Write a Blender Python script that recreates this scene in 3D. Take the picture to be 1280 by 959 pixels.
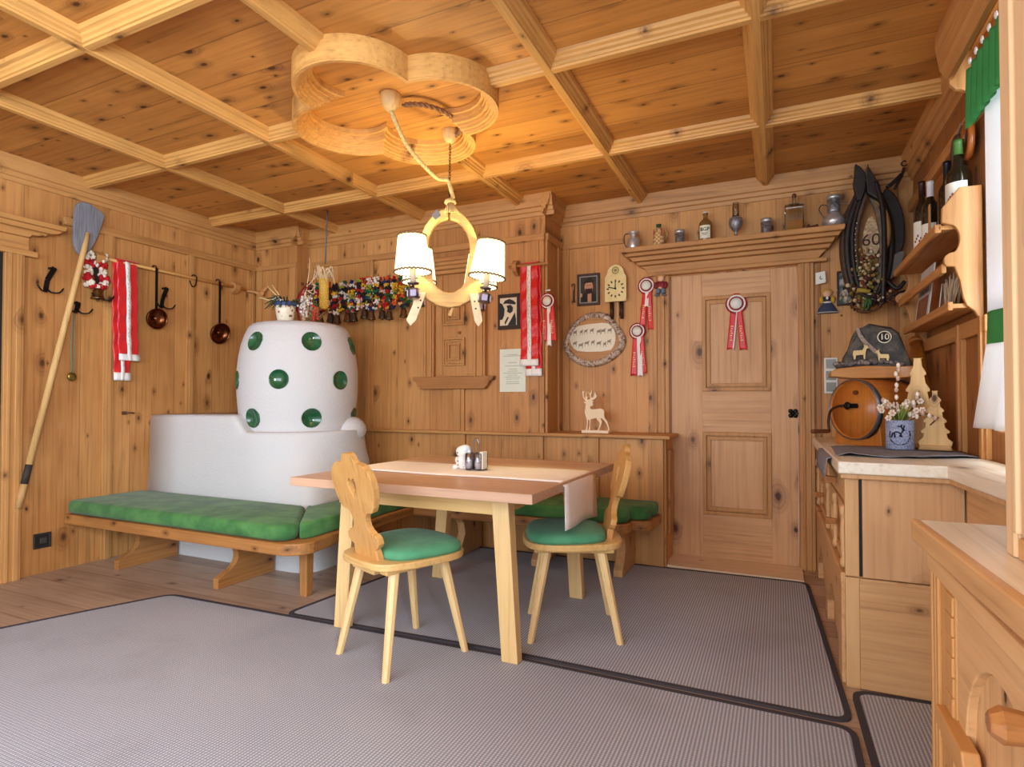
import bpy, bmesh, math, random
from mathutils import Vector, Matrix, geometry

for o in list(bpy.data.objects):
    bpy.data.objects.remove(o)
scene = bpy.context.scene
col = scene.collection
random.seed(11)
PI = math.pi

# ------------------------------------------------------------------ camera
CAM_H = 1.12
cd = bpy.data.cameras.new('camera')
cam = bpy.data.objects.new('camera', cd)
col.objects.link(cam)
cam.location = (0, 0, CAM_H)
cam.rotation_euler = (math.radians(91.0), 0, math.radians(24.64))
cd.sensor_fit = 'HORIZONTAL'
cd.sensor_width = 36.0
cd.lens = 36.0 * 724.0 / 1280.0
cd.shift_y = 9.36 / 1280.0
cd.clip_start = 0.02
scene.camera = cam

# ------------------------------------------------------------------ world, daylight, exposure
world = bpy.data.worlds.new('daylight')
scene.world = world
world.use_nodes = True
bg = world.node_tree.nodes['Background']
bg.inputs['Color'].default_value = (0.80, 0.90, 1.0, 1)
bg.inputs['Strength'].default_value = 0.95
scene.view_settings.view_transform = 'Standard'
scene.view_settings.look = 'None'
scene.view_settings.exposure = 0.72
scene.view_settings.gamma = 1.0
scene.view_settings.use_curve_mapping = False
cy = scene.cycles
cy.max_bounces = 8
cy.diffuse_bounces = 5
cy.glossy_bounces = 3
cy.transmission_bounces = 6
cy.transparent_max_bounces = 8
cy.use_denoising = True
cy.sample_clamp_indirect = 6.0
cy.caustics_reflective = False
cy.caustics_refractive = False


def area_light(name, loc, rot, sx, sy, power, color):
    l = bpy.data.lights.new(name, 'AREA')
    l.shape = 'RECTANGLE'
    l.size, l.size_y, l.energy, l.color = sx, sy, power, color
    o = bpy.data.objects.new(name, l)
    o.location, o.rotation_euler = loc, rot
    col.objects.link(o)
    return o


# daylight through the window in the right wall and through the window side behind the photographer
area_light('window_daylight', (1.05, 2.05, 1.72), (0, math.radians(80), 0), 1.3, 1.3, 58, (0.80, 0.91, 1.0))
area_light('side_window_daylight', (1.55, -0.85, 1.75), (math.radians(80), 0, math.radians(72)), 1.2, 1.5, 190, (0.76, 0.89, 1.0))
area_light('room_window_daylight', (-1.4, -1.55, 1.7), (math.radians(84), 0, 0), 4.4, 1.7, 80, (0.78, 0.90, 1.0))


# ------------------------------------------------------------------ colour and materials
def lin(c):
    return tuple(((x / 255.0) / 12.92 if x / 255.0 <= 0.04045 else ((x / 255.0 + 0.055) / 1.055) ** 2.4) for x in c)


MATS = {}


class NT:
    def __init__(self, name):
        self.m = bpy.data.materials.new(name)
        self.m.use_nodes = True
        self.t = self.m.node_tree
        self.b = self.t.nodes['Principled BSDF']

    def n(self, typ, **kw):
        nd = self.t.nodes.new(typ)
        for k, v in kw.items():
            setattr(nd, k, v)
        return nd

    def put(self, sock, v):
        if isinstance(v, (int, float)):
            sock.default_value = v
        elif isinstance(v, tuple):
            sock.default_value = v if len(v) == len(sock.default_value) else tuple(v) + (1.0,)
        else:
            self.t.links.new(v, sock)

    def math(self, op, a, b=0.0, c=0.0, clamp=False):
        nd = self.n('ShaderNodeMath', operation=op, use_clamp=clamp)
        for i, v in enumerate((a, b, c)):
            self.put(nd.inputs[i], v)
        return nd.outputs[0]

    def mix(self, f, a, b, blend='MIX'):
        nd = self.n('ShaderNodeMix', data_type='RGBA', blend_type=blend)
        self.put(nd.inputs[0], f)
        self.put(nd.inputs[6], a)
        self.put(nd.inputs[7], b)
        return nd.outputs[2]

    def xyz(self, x, y, z):
        nd = self.n('ShaderNodeCombineXYZ')
        for i, v in enumerate((x, y, z)):
            self.put(nd.inputs[i], v)
        return nd.outputs[0]

    def coords(self):
        tc = self.n('ShaderNodeTexCoord')
        s = self.n('ShaderNodeSeparateXYZ')
        self.t.links.new(tc.outputs['Object'], s.inputs[0])
        return tc.outputs['Object'], s.outputs

    def noise(self, vec, scale, detail=3.0, rough=0.55, dist=0.0):
        nd = self.n('ShaderNodeTexNoise')
        self.put(nd.inputs['Vector'], vec)
        nd.inputs['Scale'].default_value = scale
        nd.inputs['Detail'].default_value = detail
        nd.inputs['Roughness'].default_value = rough
        nd.inputs['Distortion'].default_value = dist
        return nd.outputs[0]

    def step(self, v, lo, hi, a=0.0, b=1.0):
        nd = self.n('ShaderNodeMapRange', interpolation_type='SMOOTHSTEP')
        for i, x in enumerate((v, lo, hi, a, b)):
            self.put(nd.inputs[i], x)
        return nd.outputs[0]

    def bump(self, h, strength, dist=0.01):
        nd = self.n('ShaderNodeBump')
        nd.inputs['Strength'].default_value = strength
        nd.inputs['Distance'].default_value = dist
        self.put(nd.inputs['Height'], h)
        self.t.links.new(nd.outputs[0], self.b.inputs['Normal'])


def wood(name, light, dark, grain='Z', across='X', board=0.0, knots=0.0, rough=0.45, var=0.22,
         seam=0.0, gs=1.0, kcol=(62, 28, 14), ks=1.0, spec=0.4):
    key = ('wood', name, grain, across)
    if key in MATS:
        return MATS[key]
    t = NT(name + '_' + grain + across)
    _, s = t.coords()
    ax = {'X': 0, 'Y': 1, 'Z': 2}
    third = [k for k in 'XYZ' if k not in (grain, across)][0]
    g, a, o = s[ax[grain]], s[ax[across]], s[ax[third]]
    if board > 0:
        q = t.math('DIVIDE', a, board)
        idx = t.math('FLOOR', q)
        wn = t.n('ShaderNodeTexWhiteNoise', noise_dimensions='1D')
        t.put(wn.inputs['W'], idx)
        r = wn.outputs['Value']
        off = t.math('MULTIPLY', r, 9.0)
    else:
        r, off = 0.5, 0.0
    gv = t.math('ADD', g, off)
    v1 = t.xyz(t.math('MULTIPLY', gv, 1.6 * gs), t.math('MULTIPLY', a, 58 * gs), t.math('MULTIPLY', o, 58 * gs))
    fine = t.noise(v1, 1.0, 4.0, 0.6)
    v2 = t.xyz(t.math('MULTIPLY', gv, 0.55 * gs), t.math('MULTIPLY', a, 5.5 * gs), t.math('MULTIPLY', o, 5.5 * gs))
    low = t.noise(v2, 1.0, 2.0, 0.5)
    rings = t.math('SINE', t.math('MULTIPLY', low, 46.0))
    rings = t.math('MULTIPLY_ADD', rings, 0.5, 0.5)
    v3 = t.xyz(gv, a, o)
    cloud = t.noise(v3, 1.7, 3.0, 0.6)
    f = t.math('ADD', t.math('MULTIPLY', t.step(fine, 0.25, 0.8), 0.36), t.math('MULTIPLY', rings, 0.11))
    f = t.math('ADD', f, t.math('MULTIPLY', t.math('SUBTRACT', cloud, 0.40), 1.0))
    if board > 0:
        f = t.math('ADD', f, t.math('MULTIPLY', t.math('SUBTRACT', r, 0.5), var * 3.2))
    f = t.math('MULTIPLY', f, 1.0, clamp=True)
    c = t.mix(f, lin(light), lin(dark))
    streak = t.noise(t.xyz(t.math('MULTIPLY', gv, 0.9 * gs), t.math('MULTIPLY', a, 9.0 * gs), t.math('MULTIPLY', o, 9.0 * gs)), 1.0, 3.0, 0.65, 1.2)
    c = t.mix(t.math('MULTIPLY', t.step(streak, 0.60, 0.78), 0.35), c, lin(tuple(x * 0.72 for x in dark)))
    c = t.mix(t.math('MULTIPLY', t.step(fine, 0.54, 0.74), 0.26), c, lin(tuple(x * 0.66 for x in dark)))
    if knots > 0:
        vv = t.xyz(t.math('MULTIPLY', gv, 4.2 * ks), t.math('MULTIPLY', a, 7.4 * ks), 0.0)
        vo = t.n('ShaderNodeTexVoronoi', feature='F1', voronoi_dimensions='2D')
        t.put(vo.inputs['Vector'], vv)
        vo.inputs['Scale'].default_value = 1.0
        sep = t.n('ShaderNodeSeparateColor')
        t.t.links.new(vo.outputs['Color'], sep.inputs[0])
        rr = sep.outputs[0]
        gate = t.math('GREATER_THAN', rr, 1.0 - knots)
        size = t.math('MULTIPLY_ADD', t.math('POWER', sep.outputs[1], 2.0), 0.125, 0.035)
        wob = t.noise(t.xyz(gv, a, o), 38.0, 2.0)
        dd = t.math('DIVIDE', t.math('ADD', vo.outputs['Distance'], t.math('MULTIPLY', t.math('SUBTRACT', wob, 0.5), 0.07)), size)
        core = t.math('MULTIPLY', t.step(dd, 1.0, 0.45), gate)
        halo = t.math('MULTIPLY', t.step(dd, 3.4, 0.8), gate)
        ring = t.math('MULTIPLY', t.math('SINE', t.math('MULTIPLY', dd, 8.0)), halo)
        c = t.mix(t.math('MULTIPLY', halo, 0.45), c, lin(tuple(x * 0.66 + y * 0.34 for x, y in zip(dark, kcol))))
        c = t.mix(t.math('MULTIPLY', t.math('MAXIMUM', ring, 0.0), 0.3), c, lin(kcol))
        c = t.mix(t.math('MULTIPLY', core, t.math('MULTIPLY_ADD', sep.outputs[2], 0.4, 0.58)), c, lin(kcol))
    if seam > 0 and board > 0:
        fr = t.math('FRACT', q)
        w = 0.0022 / board
        e = t.math('MAXIMUM', t.step(fr, w * 1.8, w * 0.4), t.step(fr, 1 - w * 1.8, 1 - w * 0.4))
        c = t.mix(t.math('MULTIPLY', e, seam), c, lin((70, 38, 18)))
    t.put(t.b.inputs['Base Color'], c)
    t.b.inputs['Roughness'].default_value = rough
    t.b.inputs['Specular IOR Level'].default_value = spec
    t.bump(t.math('ADD', fine, rings), 0.10, 0.002)
    MATS[key] = t.m
    return t.m


def plain(name, c, rough=0.5, metal=0.0, noise=0.0, nscale=30.0, c2=None, sheen=0.0, bump=0.0, spec=0.5,
          trans=0.0, emit=0.0, ecol=None, ior=1.45, coat=0.0, alpha=1.0):
    key = ('plain', name)
    if key in MATS:
        return MATS[key]
    t = NT(name)
    vec, _ = t.coords()
    if noise > 0 or bump > 0:
        nz = t.noise(vec, nscale, 4.0, 0.6)
    if noise > 0:
        d = c2 if c2 else tuple(x * 0.6 for x in c)
        t.put(t.b.inputs['Base Color'], t.mix(t.math('MULTIPLY', t.step(nz, 0.3, 0.7), noise), lin(c), lin(d)))
    else:
        t.put(t.b.inputs['Base Color'], lin(c))
    t.b.inputs['Roughness'].default_value = rough
    t.b.inputs['Metallic'].default_value = metal
    t.b.inputs['Specular IOR Level'].default_value = spec
    t.b.inputs['IOR'].default_value = ior
    t.b.inputs['Transmission Weight'].default_value = trans
    t.b.inputs['Coat Weight'].default_value = coat
    if sheen:
        t.b.inputs['Sheen Weight'].default_value = sheen
    if emit:
        t.put(t.b.inputs['Emission Color'], lin(ecol or c))
        t.b.inputs['Emission Strength'].default_value = emit
    if bump:
        t.bump(nz, bump, 0.01)
    MATS[key] = t.m
    return t.m


# pine of the room
W_LEFT = dict(light=(222, 172, 110), dark=(176, 116, 58))
def pine(grain='Z', across='X', board=0.0, knots=0.45, tone='wall', seam=0.0, var=0.22, rough=0.5, ks=1.0):
    tones = {
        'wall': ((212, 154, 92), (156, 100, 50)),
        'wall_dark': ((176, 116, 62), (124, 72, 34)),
        'door': ((220, 172, 124), (178, 126, 80)),
        'ceil': ((210, 146, 74), (150, 92, 38)),
        'beam': ((222, 168, 96), (170, 116, 58)),
        'trim': ((202, 148, 88), (152, 98, 50)),
        'cab': ((220, 174, 122), (178, 126, 78)),
        'pale': ((226, 190, 136), (196, 150, 94)),
        'top': ((244, 236, 220), (220, 198, 164)),  # worktops: near-white, window light is put into the wood colour
        'bench': ((182, 126, 70), (130, 80, 40)),
        'honey': ((196, 140, 80), (160, 104, 54)),
    }
    l, d = tones[tone]
    return wood('pine_%s_%d_%d' % (tone, int(board * 100), int(knots * 100)), l, d, grain, across, board, knots,
                rough, var, seam, ks=ks)


# ------------------------------------------------------------------ mesh builder
class MB:
    def __init__(self):
        self.v, self.f, self.s = [], [], []
        self.mi, self.cur = [], 0

    def use(self, i):
        """faces added from here on take material slot i."""
        self.mi += [self.cur] * (len(self.f) - len(self.mi))
        self.cur = i
        return self

    def add(self, vs, fs, smooth=False):
        k = len(self.v)
        self.v += [Vector(p) for p in vs]
        for f in fs:
            self.f.append([i + k for i in f])
            self.s.append(smooth)
        return self

    def box(self, x0, x1, y0, y1, z0, z1):
        return self.add([(x0, y0, z0), (x1, y0, z0), (x1, y1, z0), (x0, y1, z0),
                         (x0, y0, z1), (x1, y0, z1), (x1, y1, z1), (x0, y1, z1)],
                        [(0, 3, 2, 1), (4, 5, 6, 7), (0, 1, 5, 4), (1, 2, 6, 5), (2, 3, 7, 6), (3, 0, 4, 7)])

    def hexa(self, low, high):
        return self.add(list(low) + list(high),
                        [(0, 3, 2, 1), (4, 5, 6, 7), (0, 1, 5, 4), (1, 2, 6, 5), (2, 3, 7, 6), (3, 0, 4, 7)])

    def bar(self, a, b, wa, ha, wb=None, hb=None, up=(0, 0, 1)):
        a, b = Vector(a), Vector(b)
        wb = wa if wb is None else wb
        hb = ha if hb is None else hb
        d = (b - a).normalized()
        u = Vector(up)
        if abs(d.dot(u)) > 0.98:
            u = Vector((0, 1, 0))
        s = d.cross(u).normalized()
        u = s.cross(d).normalized()
        q = lambda p, w, h: [p - s * w / 2 - u * h / 2, p + s * w / 2 - u * h / 2, p + s * w / 2 + u * h / 2, p - s * w / 2 + u * h / 2]
        return self.hexa(q(a, wa, ha), q(b, wb, hb))

    @staticmethod
    def _p(axis, d, a, b):
        return {'x': (d, a, b), 'y': (a, d, b), 'z': (a, b, d)}[axis]

    def prism(self, poly, axis, d0, d1, holes=(), smooth=False):
        loops = [list(poly)] + [list(h) for h in holes]
        flat = [p for l in loops for p in l]
        n = len(flat)
        vs = [self._p(axis, d0, *p) for p in flat] + [self._p(axis, d1, *p) for p in flat]
        if holes:
            tris = geometry.tessellate_polygon([[Vector((p[0], p[1], 0)) for p in l] for l in loops])
            caps = [tuple(t) for t in tris] + [tuple(i + n for i in reversed(t)) for t in tris]
        else:
            caps = [tuple(range(n)), tuple(range(2 * n - 1, n - 1, -1))]
        self.add(vs, caps, False)
        k = len(self.v) - 2 * n
        st = 0
        for l in loops:
            m = len(l)
            for i in range(m):
                j = (i + 1) % m
                self.f.append([k + st + i, k + st + j, k + n + st + j, k + n + st + i])
                self.s.append(smooth)
            st += m
        return self

    def tube(self, pts, r, n=8, cap=True, closed=False):
        pts = [Vector(p) for p in pts]
        m = len(pts)
        rs = r if isinstance(r, (list, tuple)) else [r] * m
        rings, prev = [], None
        for i, p in enumerate(pts):
            if closed:
                d = pts[(i + 1) % m] - pts[i - 1]
            else:
                d = pts[min(i + 1, m - 1)] - pts[max(i - 1, 0)]
            d = d.normalized()
            if prev is None:
                u = Vector((0, 0, 1)) if abs(d.z) < 0.9 else Vector((1, 0, 0))
            else:
                u = prev
            s = d.cross(u).normalized()
            u = s.cross(d).normalized()
            prev = u
            rings.append([p + (s * math.cos(2 * PI * k / n) + u * math.sin(2 * PI * k / n)) * rs[i] for k in range(n)])
        vs = [q for rg in rings for q in rg]
        fs = []
        for i in range(m if closed else m - 1):
            a, b = i * n, ((i + 1) % m) * n
            for k in range(n):
                fs.append((a + k, a + (k + 1) % n, b + (k + 1) % n, b + k))
        self.add(vs, fs, True)
        if cap and not closed:
            k = len(self.v) - len(vs)
            self.f.append([k + i for i in reversed(range(n))]); self.s.append(False)
            self.f.append([k + (m - 1) * n + i for i in range(n)]); self.s.append(False)
        return self

    def lathe(self, prof, c=(0, 0, 0), n=24, mat=None, ring=False):
        vs, fs = [], []
        m = len(prof)
        for (r, z) in prof:
            for k in range(n):
                a = 2 * PI * k / n
                vs.append((max(r, 1e-5) * math.cos(a), max(r, 1e-5) * math.sin(a), z))
        for i in range(m - 1):
            for k in range(n):
                fs.append((i * n + k, i * n + (k + 1) % n, (i + 1) * n + (k + 1) % n, (i + 1) * n + k))
        M = mat if mat else Matrix.Identity(4)
        c = Vector(c)
        vs = [(M @ Vector(p)) + c for p in vs]
        if ring:
            for k in range(n):
                fs.append(((m - 1) * n + k, (m - 1) * n + (k + 1) % n, (k + 1) % n, k))
        self.add(vs, fs, True)
        k = len(self.v) - len(vs)
        if ring:
            return self
        if prof[0][0] > 1e-4:
            self.f.append([k + i for i in reversed(range(n))]); self.s.append(False)
        if prof[-1][0] > 1e-4:
            self.f.append([k + (m - 1) * n + i for i in range(n)]); self.s.append(False)
        return self

    def ball(self, c, r, n=12, mat=None):
        rx, ry, rz = r if isinstance(r, (list, tuple)) else (r, r, r)
        vs, fs = [], []
        h = max(4, n // 2)
        for i in range(h + 1):
            t = PI * i / h
            for k in range(n):
                a = 2 * PI * k / n
                vs.append(Vector((rx * math.sin(t) * math.cos(a), ry * math.sin(t) * math.sin(a), -rz * math.cos(t))))
        for i in range(h):
            for k in range(n):
                fs.append((i * n + k, i * n + (k + 1) % n, (i + 1) * n + (k + 1) % n, (i + 1) * n + k))
        if mat:
            vs = [mat @ v for v in vs]
        return self.add([v + Vector(c) for v in vs], fs, True)

    def sheet(self, grid, th, smooth=True):
        """grid[i][j] points -> cloth of thickness th along the averaged normal."""
        R, Cn = len(grid), len(grid[0])
        P = [[Vector(p) for p in row] for row in grid]
        N = []
        for i in range(R):
            row = []
            for j in range(Cn):
                a = P[min(i + 1, R - 1)][j] - P[max(i - 1, 0)][j]
                b = P[i][min(j + 1, Cn - 1)] - P[i][max(j - 1, 0)]
                nn = a.cross(b)
                row.append(nn.normalized() if nn.length > 1e-9 else Vector((0, 0, 1)))
            N.append(row)
        vs = [P[i][j] for i in range(R) for j in range(Cn)] + [P[i][j] - N[i][j] * th for i in range(R) for j in range(Cn)]
        n = R * Cn
        fs = []
        for i in range(R - 1):
            for j in range(Cn - 1):
                q = (i * Cn + j, i * Cn + j + 1, (i + 1) * Cn + j + 1, (i + 1) * Cn + j)
                fs.append(q)
                fs.append(tuple(x + n for x in reversed(q)))
        rim = [j for j in range(Cn)] + [i * Cn + Cn - 1 for i in range(1, R)] + \
              [(R - 1) * Cn + j for j in range(Cn - 2, -1, -1)] + [i * Cn for i in range(R - 2, 0, -1)]
        for k in range(len(rim)):
            a, b = rim[k], rim[(k + 1) % len(rim)]
            fs.append((a, a + n, b + n, b))
        return self.add(vs, fs, smooth)

    def build(self, name, mat, parent=None, local=False, bevel=0.0, seg=2, subsurf=0, weld=False):
        me = bpy.data.meshes.new(name)
        vs = self.v
        if parent is not None and not local:
            r = parent
            while r.parent:
                r = r.parent
            M = Matrix.LocRotScale(r.location, r.rotation_euler, r.scale).inverted()
            vs = [M @ p for p in vs]
        me.from_pydata([tuple(p) for p in vs], [], self.f)
        me.polygons.foreach_set('use_smooth', self.s)
        self.use(self.cur)
        me.polygons.foreach_set('material_index', self.mi)
        bm = bmesh.new()
        bm.from_mesh(me)
        if weld:
            bmesh.ops.remove_doubles(bm, verts=bm.verts, dist=1e-5)
        bmesh.ops.recalc_face_normals(bm, faces=bm.faces)
        bm.to_mesh(me)
        bm.free()
        for m in (mat if isinstance(mat, (list, tuple)) else [mat]):
            me.materials.append(m)
        o = bpy.data.objects.new(name, me)
        col.objects.link(o)
        if parent is not None:
            o.parent = parent
        if bevel:
            b = o.modifiers.new('bevel', 'BEVEL')
            b.width, b.segments, b.limit_method, b.angle_limit = bevel, seg, 'ANGLE', math.radians(40)
        if subsurf:
            b = o.modifiers.new('sub', 'SUBSURF')
            b.levels = b.render_levels = subsurf
        return o


def tag(o, label, cat, group=None, kind=None):
    o['label'] = label
    o['category'] = cat
    if group:
        o['group'] = group
    if kind:
        o['kind'] = kind
    return o


def thing(name, label, cat, loc=(0, 0, 0), rz=0.0, group=None):
    o = bpy.data.objects.new(name, None)
    o.empty_display_size = 0.05
    o.location = loc
    o.rotation_euler = (0, 0, rz)
    col.objects.link(o)
    return tag(o, label, cat, group)


def struct(o, label=None, cat=None):
    o['kind'] = 'structure'
    if label:
        o['label'] = label
        o['category'] = cat or 'wall'
    return o


def dup(o, parent=None):
    c = o.copy()
    col.objects.link(c)
    if parent:
        c.parent = parent
    for ch in o.children:
        dup(ch, c)
    return c


def text(body, size, mat, parent, loc, rot, depth=0.001, name='lettering', align='CENTER'):
    cu = bpy.data.curves.new(name, 'FONT')
    cu.body, cu.size, cu.extrude = body, size, depth
    cu.align_x, cu.align_y = align, 'CENTER'
    cu.materials.append(mat)
    tmp = bpy.data.objects.new(name, cu)
    col.objects.link(tmp)
    me = bpy.data.meshes.new_from_object(tmp.evaluated_get(bpy.context.evaluated_depsgraph_get()))
    bpy.data.objects.remove(tmp)
    bpy.data.curves.remove(cu)
    me.name = name
    o = bpy.data.objects.new(name, me)
    r = parent
    while r.parent:
        r = r.parent
    M = Matrix.LocRotScale(r.location, r.rotation_euler, r.scale).inverted() @ (Matrix.Translation(loc) @ rot.to_4x4())
    o.parent = parent
    o.location, o.rotation_euler = M.to_translation(), M.to_euler()
    col.objects.link(o)
    return o


FACE_Y = Matrix(((1, 0, 0), (0, 0, -1), (0, 1, 0)))           # lettering that faces -Y
def arc(cx, cy, r, a0, a1, n=10, ry=None):
    ry = r if ry is None else ry
    return [(cx + r * math.cos(math.radians(a0 + (a1 - a0) * i / n)), cy + ry * math.sin(math.radians(a0 + (a1 - a0) * i / n))) for i in range(n + 1)]


def smooth_poly(pts, it=2, closed=True):
    for _ in range(it):
        q = []
        n = len(pts)
        for i in range(n if closed else n - 1):
            a, b = pts[i], pts[(i + 1) % n]
            q.append(tuple(a[k] * 0.75 + b[k] * 0.25 for k in range(len(a))))
            q.append(tuple(a[k] * 0.25 + b[k] * 0.75 for k in range(len(a))))
        if not closed:
            q = [pts[0]] + q + [pts[-1]]
        pts = q
    return pts


def spline(pts, n=6):
    """Catmull-Rom through pts."""
    P = [Vector(p) for p in pts]
    out = []
    for i in range(len(P) - 1):
        p0, p1, p2, p3 = P[max(i - 1, 0)], P[i], P[i + 1], P[min(i + 2, len(P) - 1)]
        for k in range(n):
            t = k / n
            out.append(0.5 * ((2 * p1) + (p2 - p0) * t + (2 * p0 - 5 * p1 + 4 * p2 - p3) * t * t + (3 * p1 - p0 - 3 * p2 + p3) * t ** 3))
    out.append(P[-1])
    return out


# common materials
IRON = plain('wrought_iron', (38, 36, 36), 0.45, 0.8)
STEEL = plain('pewter', (214, 212, 210), 0.3, 0.65, noise=0.4, nscale=60, c2=(160, 158, 158))
BRASS = plain('bell_brass', (150, 122, 82), 0.32, 1.0, noise=0.6, nscale=40, c2=(96, 80, 60))
COPPER = plain('old_copper', (122, 70, 42), 0.3, 0.95, noise=0.8, nscale=22, c2=(70, 36, 20))
PLASTER = plain('white_plaster', (212, 211, 212), 0.85, bump=0.5, nscale=95, spec=0.2)
RED = plain('red_satin', (214, 30, 34), 0.35, sheen=0.3)
DARKRED = plain('dark_red_ribbon', (150, 18, 30), 0.5)
WHITE = plain('white_ribbon', (240, 236, 232), 0.55)
PAPER = plain('paper', (236, 238, 228), 0.7)
BLACK = plain('black_paint', (22, 20, 20), 0.5)
def thin_glass(name, tint, gl):
    g = NT(name)
    a = g.n('ShaderNodeBsdfTransparent'); a.inputs[0].default_value = lin(tint) + (1,)
    b = g.n('ShaderNodeBsdfGlossy'); b.inputs['Roughness'].default_value = .04
    m = g.n('ShaderNodeMixShader'); fr = g.n('ShaderNodeFresnel'); fr.inputs[0].default_value = 1.5
    g.put(m.inputs[0], g.math('MULTIPLY_ADD', fr.outputs[0], .8, gl))
    g.t.links.new(a.outputs[0], m.inputs[1]); g.t.links.new(b.outputs[0], m.inputs[2])
    g.t.links.new(m.outputs[0], g.t.nodes['Material Output'].inputs[0])
    return g.m


GLASS = thin_glass('clear_glass', (238, 240, 236), .05)
STRAW = plain('straw', (226, 196, 140), 0.7)
GREEN_CUSHION = plain('green_velvet_cushion', (86, 156, 116), 0.85, noise=0.6, nscale=9, c2=(58, 128, 92), sheen=0.12, bump=0.1)
GREEN_BENCH = plain('green_velvet_bench', (82, 134, 72), 0.9, noise=0.9, nscale=7, c2=(46, 98, 50), sheen=0.12, bump=0.1)
# ================================================================== THE ROOM
CEIL_Z = 2.646
SOFF = 2.585
LX = -4.36      # left wall face
RX = 0.78       # right wall face
Y1, Y2, Y3 = 3.85, 3.99, 4.33     # the three steps of the back wall
XS1, XS2 = -3.858, -1.56

# floor: wide worn boards
FLOORM = wood('floor_boards', (188, 160, 138), (130, 102, 84), 'X', 'Y', 0.21, 0.12, 0.42, 0.2, 0.55, kcol=(70, 48, 36))
struct(MB().box(-4.7, 1.3, -1.7, 4.8, -0.08, 0.0).build('floor', FLOORM), 'worn brown wooden floor boards', 'floor')

# ceiling boards
struct(MB().box(-4.7, 1.3, -1.7, 4.8, CEIL_Z, CEIL_Z + 0.06).build(
    'ceiling', pine('X', 'Y', 0.24, 0.62, 'ceil', 0.55, ks=1.12)), 'knotty pine coffered ceiling boards', 'ceiling')

# walls
MWL = pine('Z', 'Y', 0.34, 0.42, 'wall', 0.35)
MWB = pine('Z', 'X', 0.32, 0.42, 'wall', 0.35)
MTZ_X = pine('Z', 'X', 0, 0.3, 'trim')
MTZ_Y = pine('Z', 'Y', 0, 0.3, 'trim')
MTX = pine('X', 'Z', 0, 0.25, 'trim')
MTY = pine('Y', 'Z', 0, 0.25, 'trim')
struct(MB().box(LX - 0.1, LX, -1.7, 4.0, 0, CEIL_Z).build('wall_left', MWL), 'knotty pine boarded left wall', 'wall')
wb = MB()
wb.box(LX - 0.1, XS1, Y1, Y1 + 0.3, 0, CEIL_Z)
wb.box(XS1, XS2, Y2, Y2 + 0.46, 0, CEIL_Z)
wb.box(XS2, -0.71, Y3, Y3 + 0.12, 0, CEIL_Z)
wb.box(0.125, RX + 0.1, Y3, Y3 + 0.12, 0, CEIL_Z)
wb.box(-0.71, 0.125, Y3, Y3 + 0.12, 2.03, CEIL_Z)
struct(wb.build('wall_back', MWB), 'knotty pine panelled back wall stepping back towards the door', 'wall')
# right wall with a window opening
wr = MB()
WY0, WY1, WZ0, WZ1 = 1.45, 2.84, 1.0, 2.44
wr.box(RX, RX + 0.12, WY1, Y3 + 0.12, 0, CEIL_Z)
wr.box(RX, RX + 0.12, -0.2, WY0, 0, CEIL_Z)
wr.box(RX, RX + 0.12, WY0, WY1, 0, WZ0)
wr.box(RX, RX + 0.12, WY0, WY1, WZ1, CEIL_Z)
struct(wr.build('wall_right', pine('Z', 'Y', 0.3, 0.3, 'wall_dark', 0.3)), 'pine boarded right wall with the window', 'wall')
# window frame
wf = MB()
for (a, b, c, d) in ((WY0, WY0 + .06, WZ0, WZ1), (WY1 - .06, WY1, WZ0, WZ1), (2.115, 2.175, WZ0, WZ1)):
    wf.box(RX + .04, RX + .09, a, b, c, d)
for z in (WZ0, WZ1 - .06, 1.7):
    wf.box(RX + .042, RX + .088, WY0, WY1, z, z + .06)
win = struct(wf.build('window_1', pine('Z', 'Y', 0, 0, 'pale')), 'pine casement window behind the white curtain', 'window')
WG = NT('window_glass')
tr_ = WG.n('ShaderNodeBsdfTransparent'); gl_ = WG.n('ShaderNodeBsdfGlossy'); gl_.inputs['Roughness'].default_value = .02
mx_ = WG.n('ShaderNodeMixShader'); mx_.inputs[0].default_value = .06
WG.t.links.new(tr_.outputs[0], mx_.inputs[1]); WG.t.links.new(gl_.outputs[0], mx_.inputs[2])
WG.t.links.new(mx_.outputs[0], WG.t.nodes['Material Output'].inputs[0])
struct(MB().box(RX + .062, RX + .066, WY0 + .02, WY1 - .02, WZ0 + .02, WZ1 - .02).build(
    'pane', WG.m, win))

ti = [0]
def trim(mb, mat, bevel=0.004, label=None):
    ti[0] += 1
    o = mb.build('trim_%d' % ti[0], mat, bevel=bevel)
    return struct(o, label or 'moulded pine trim', 'trim')


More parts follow.
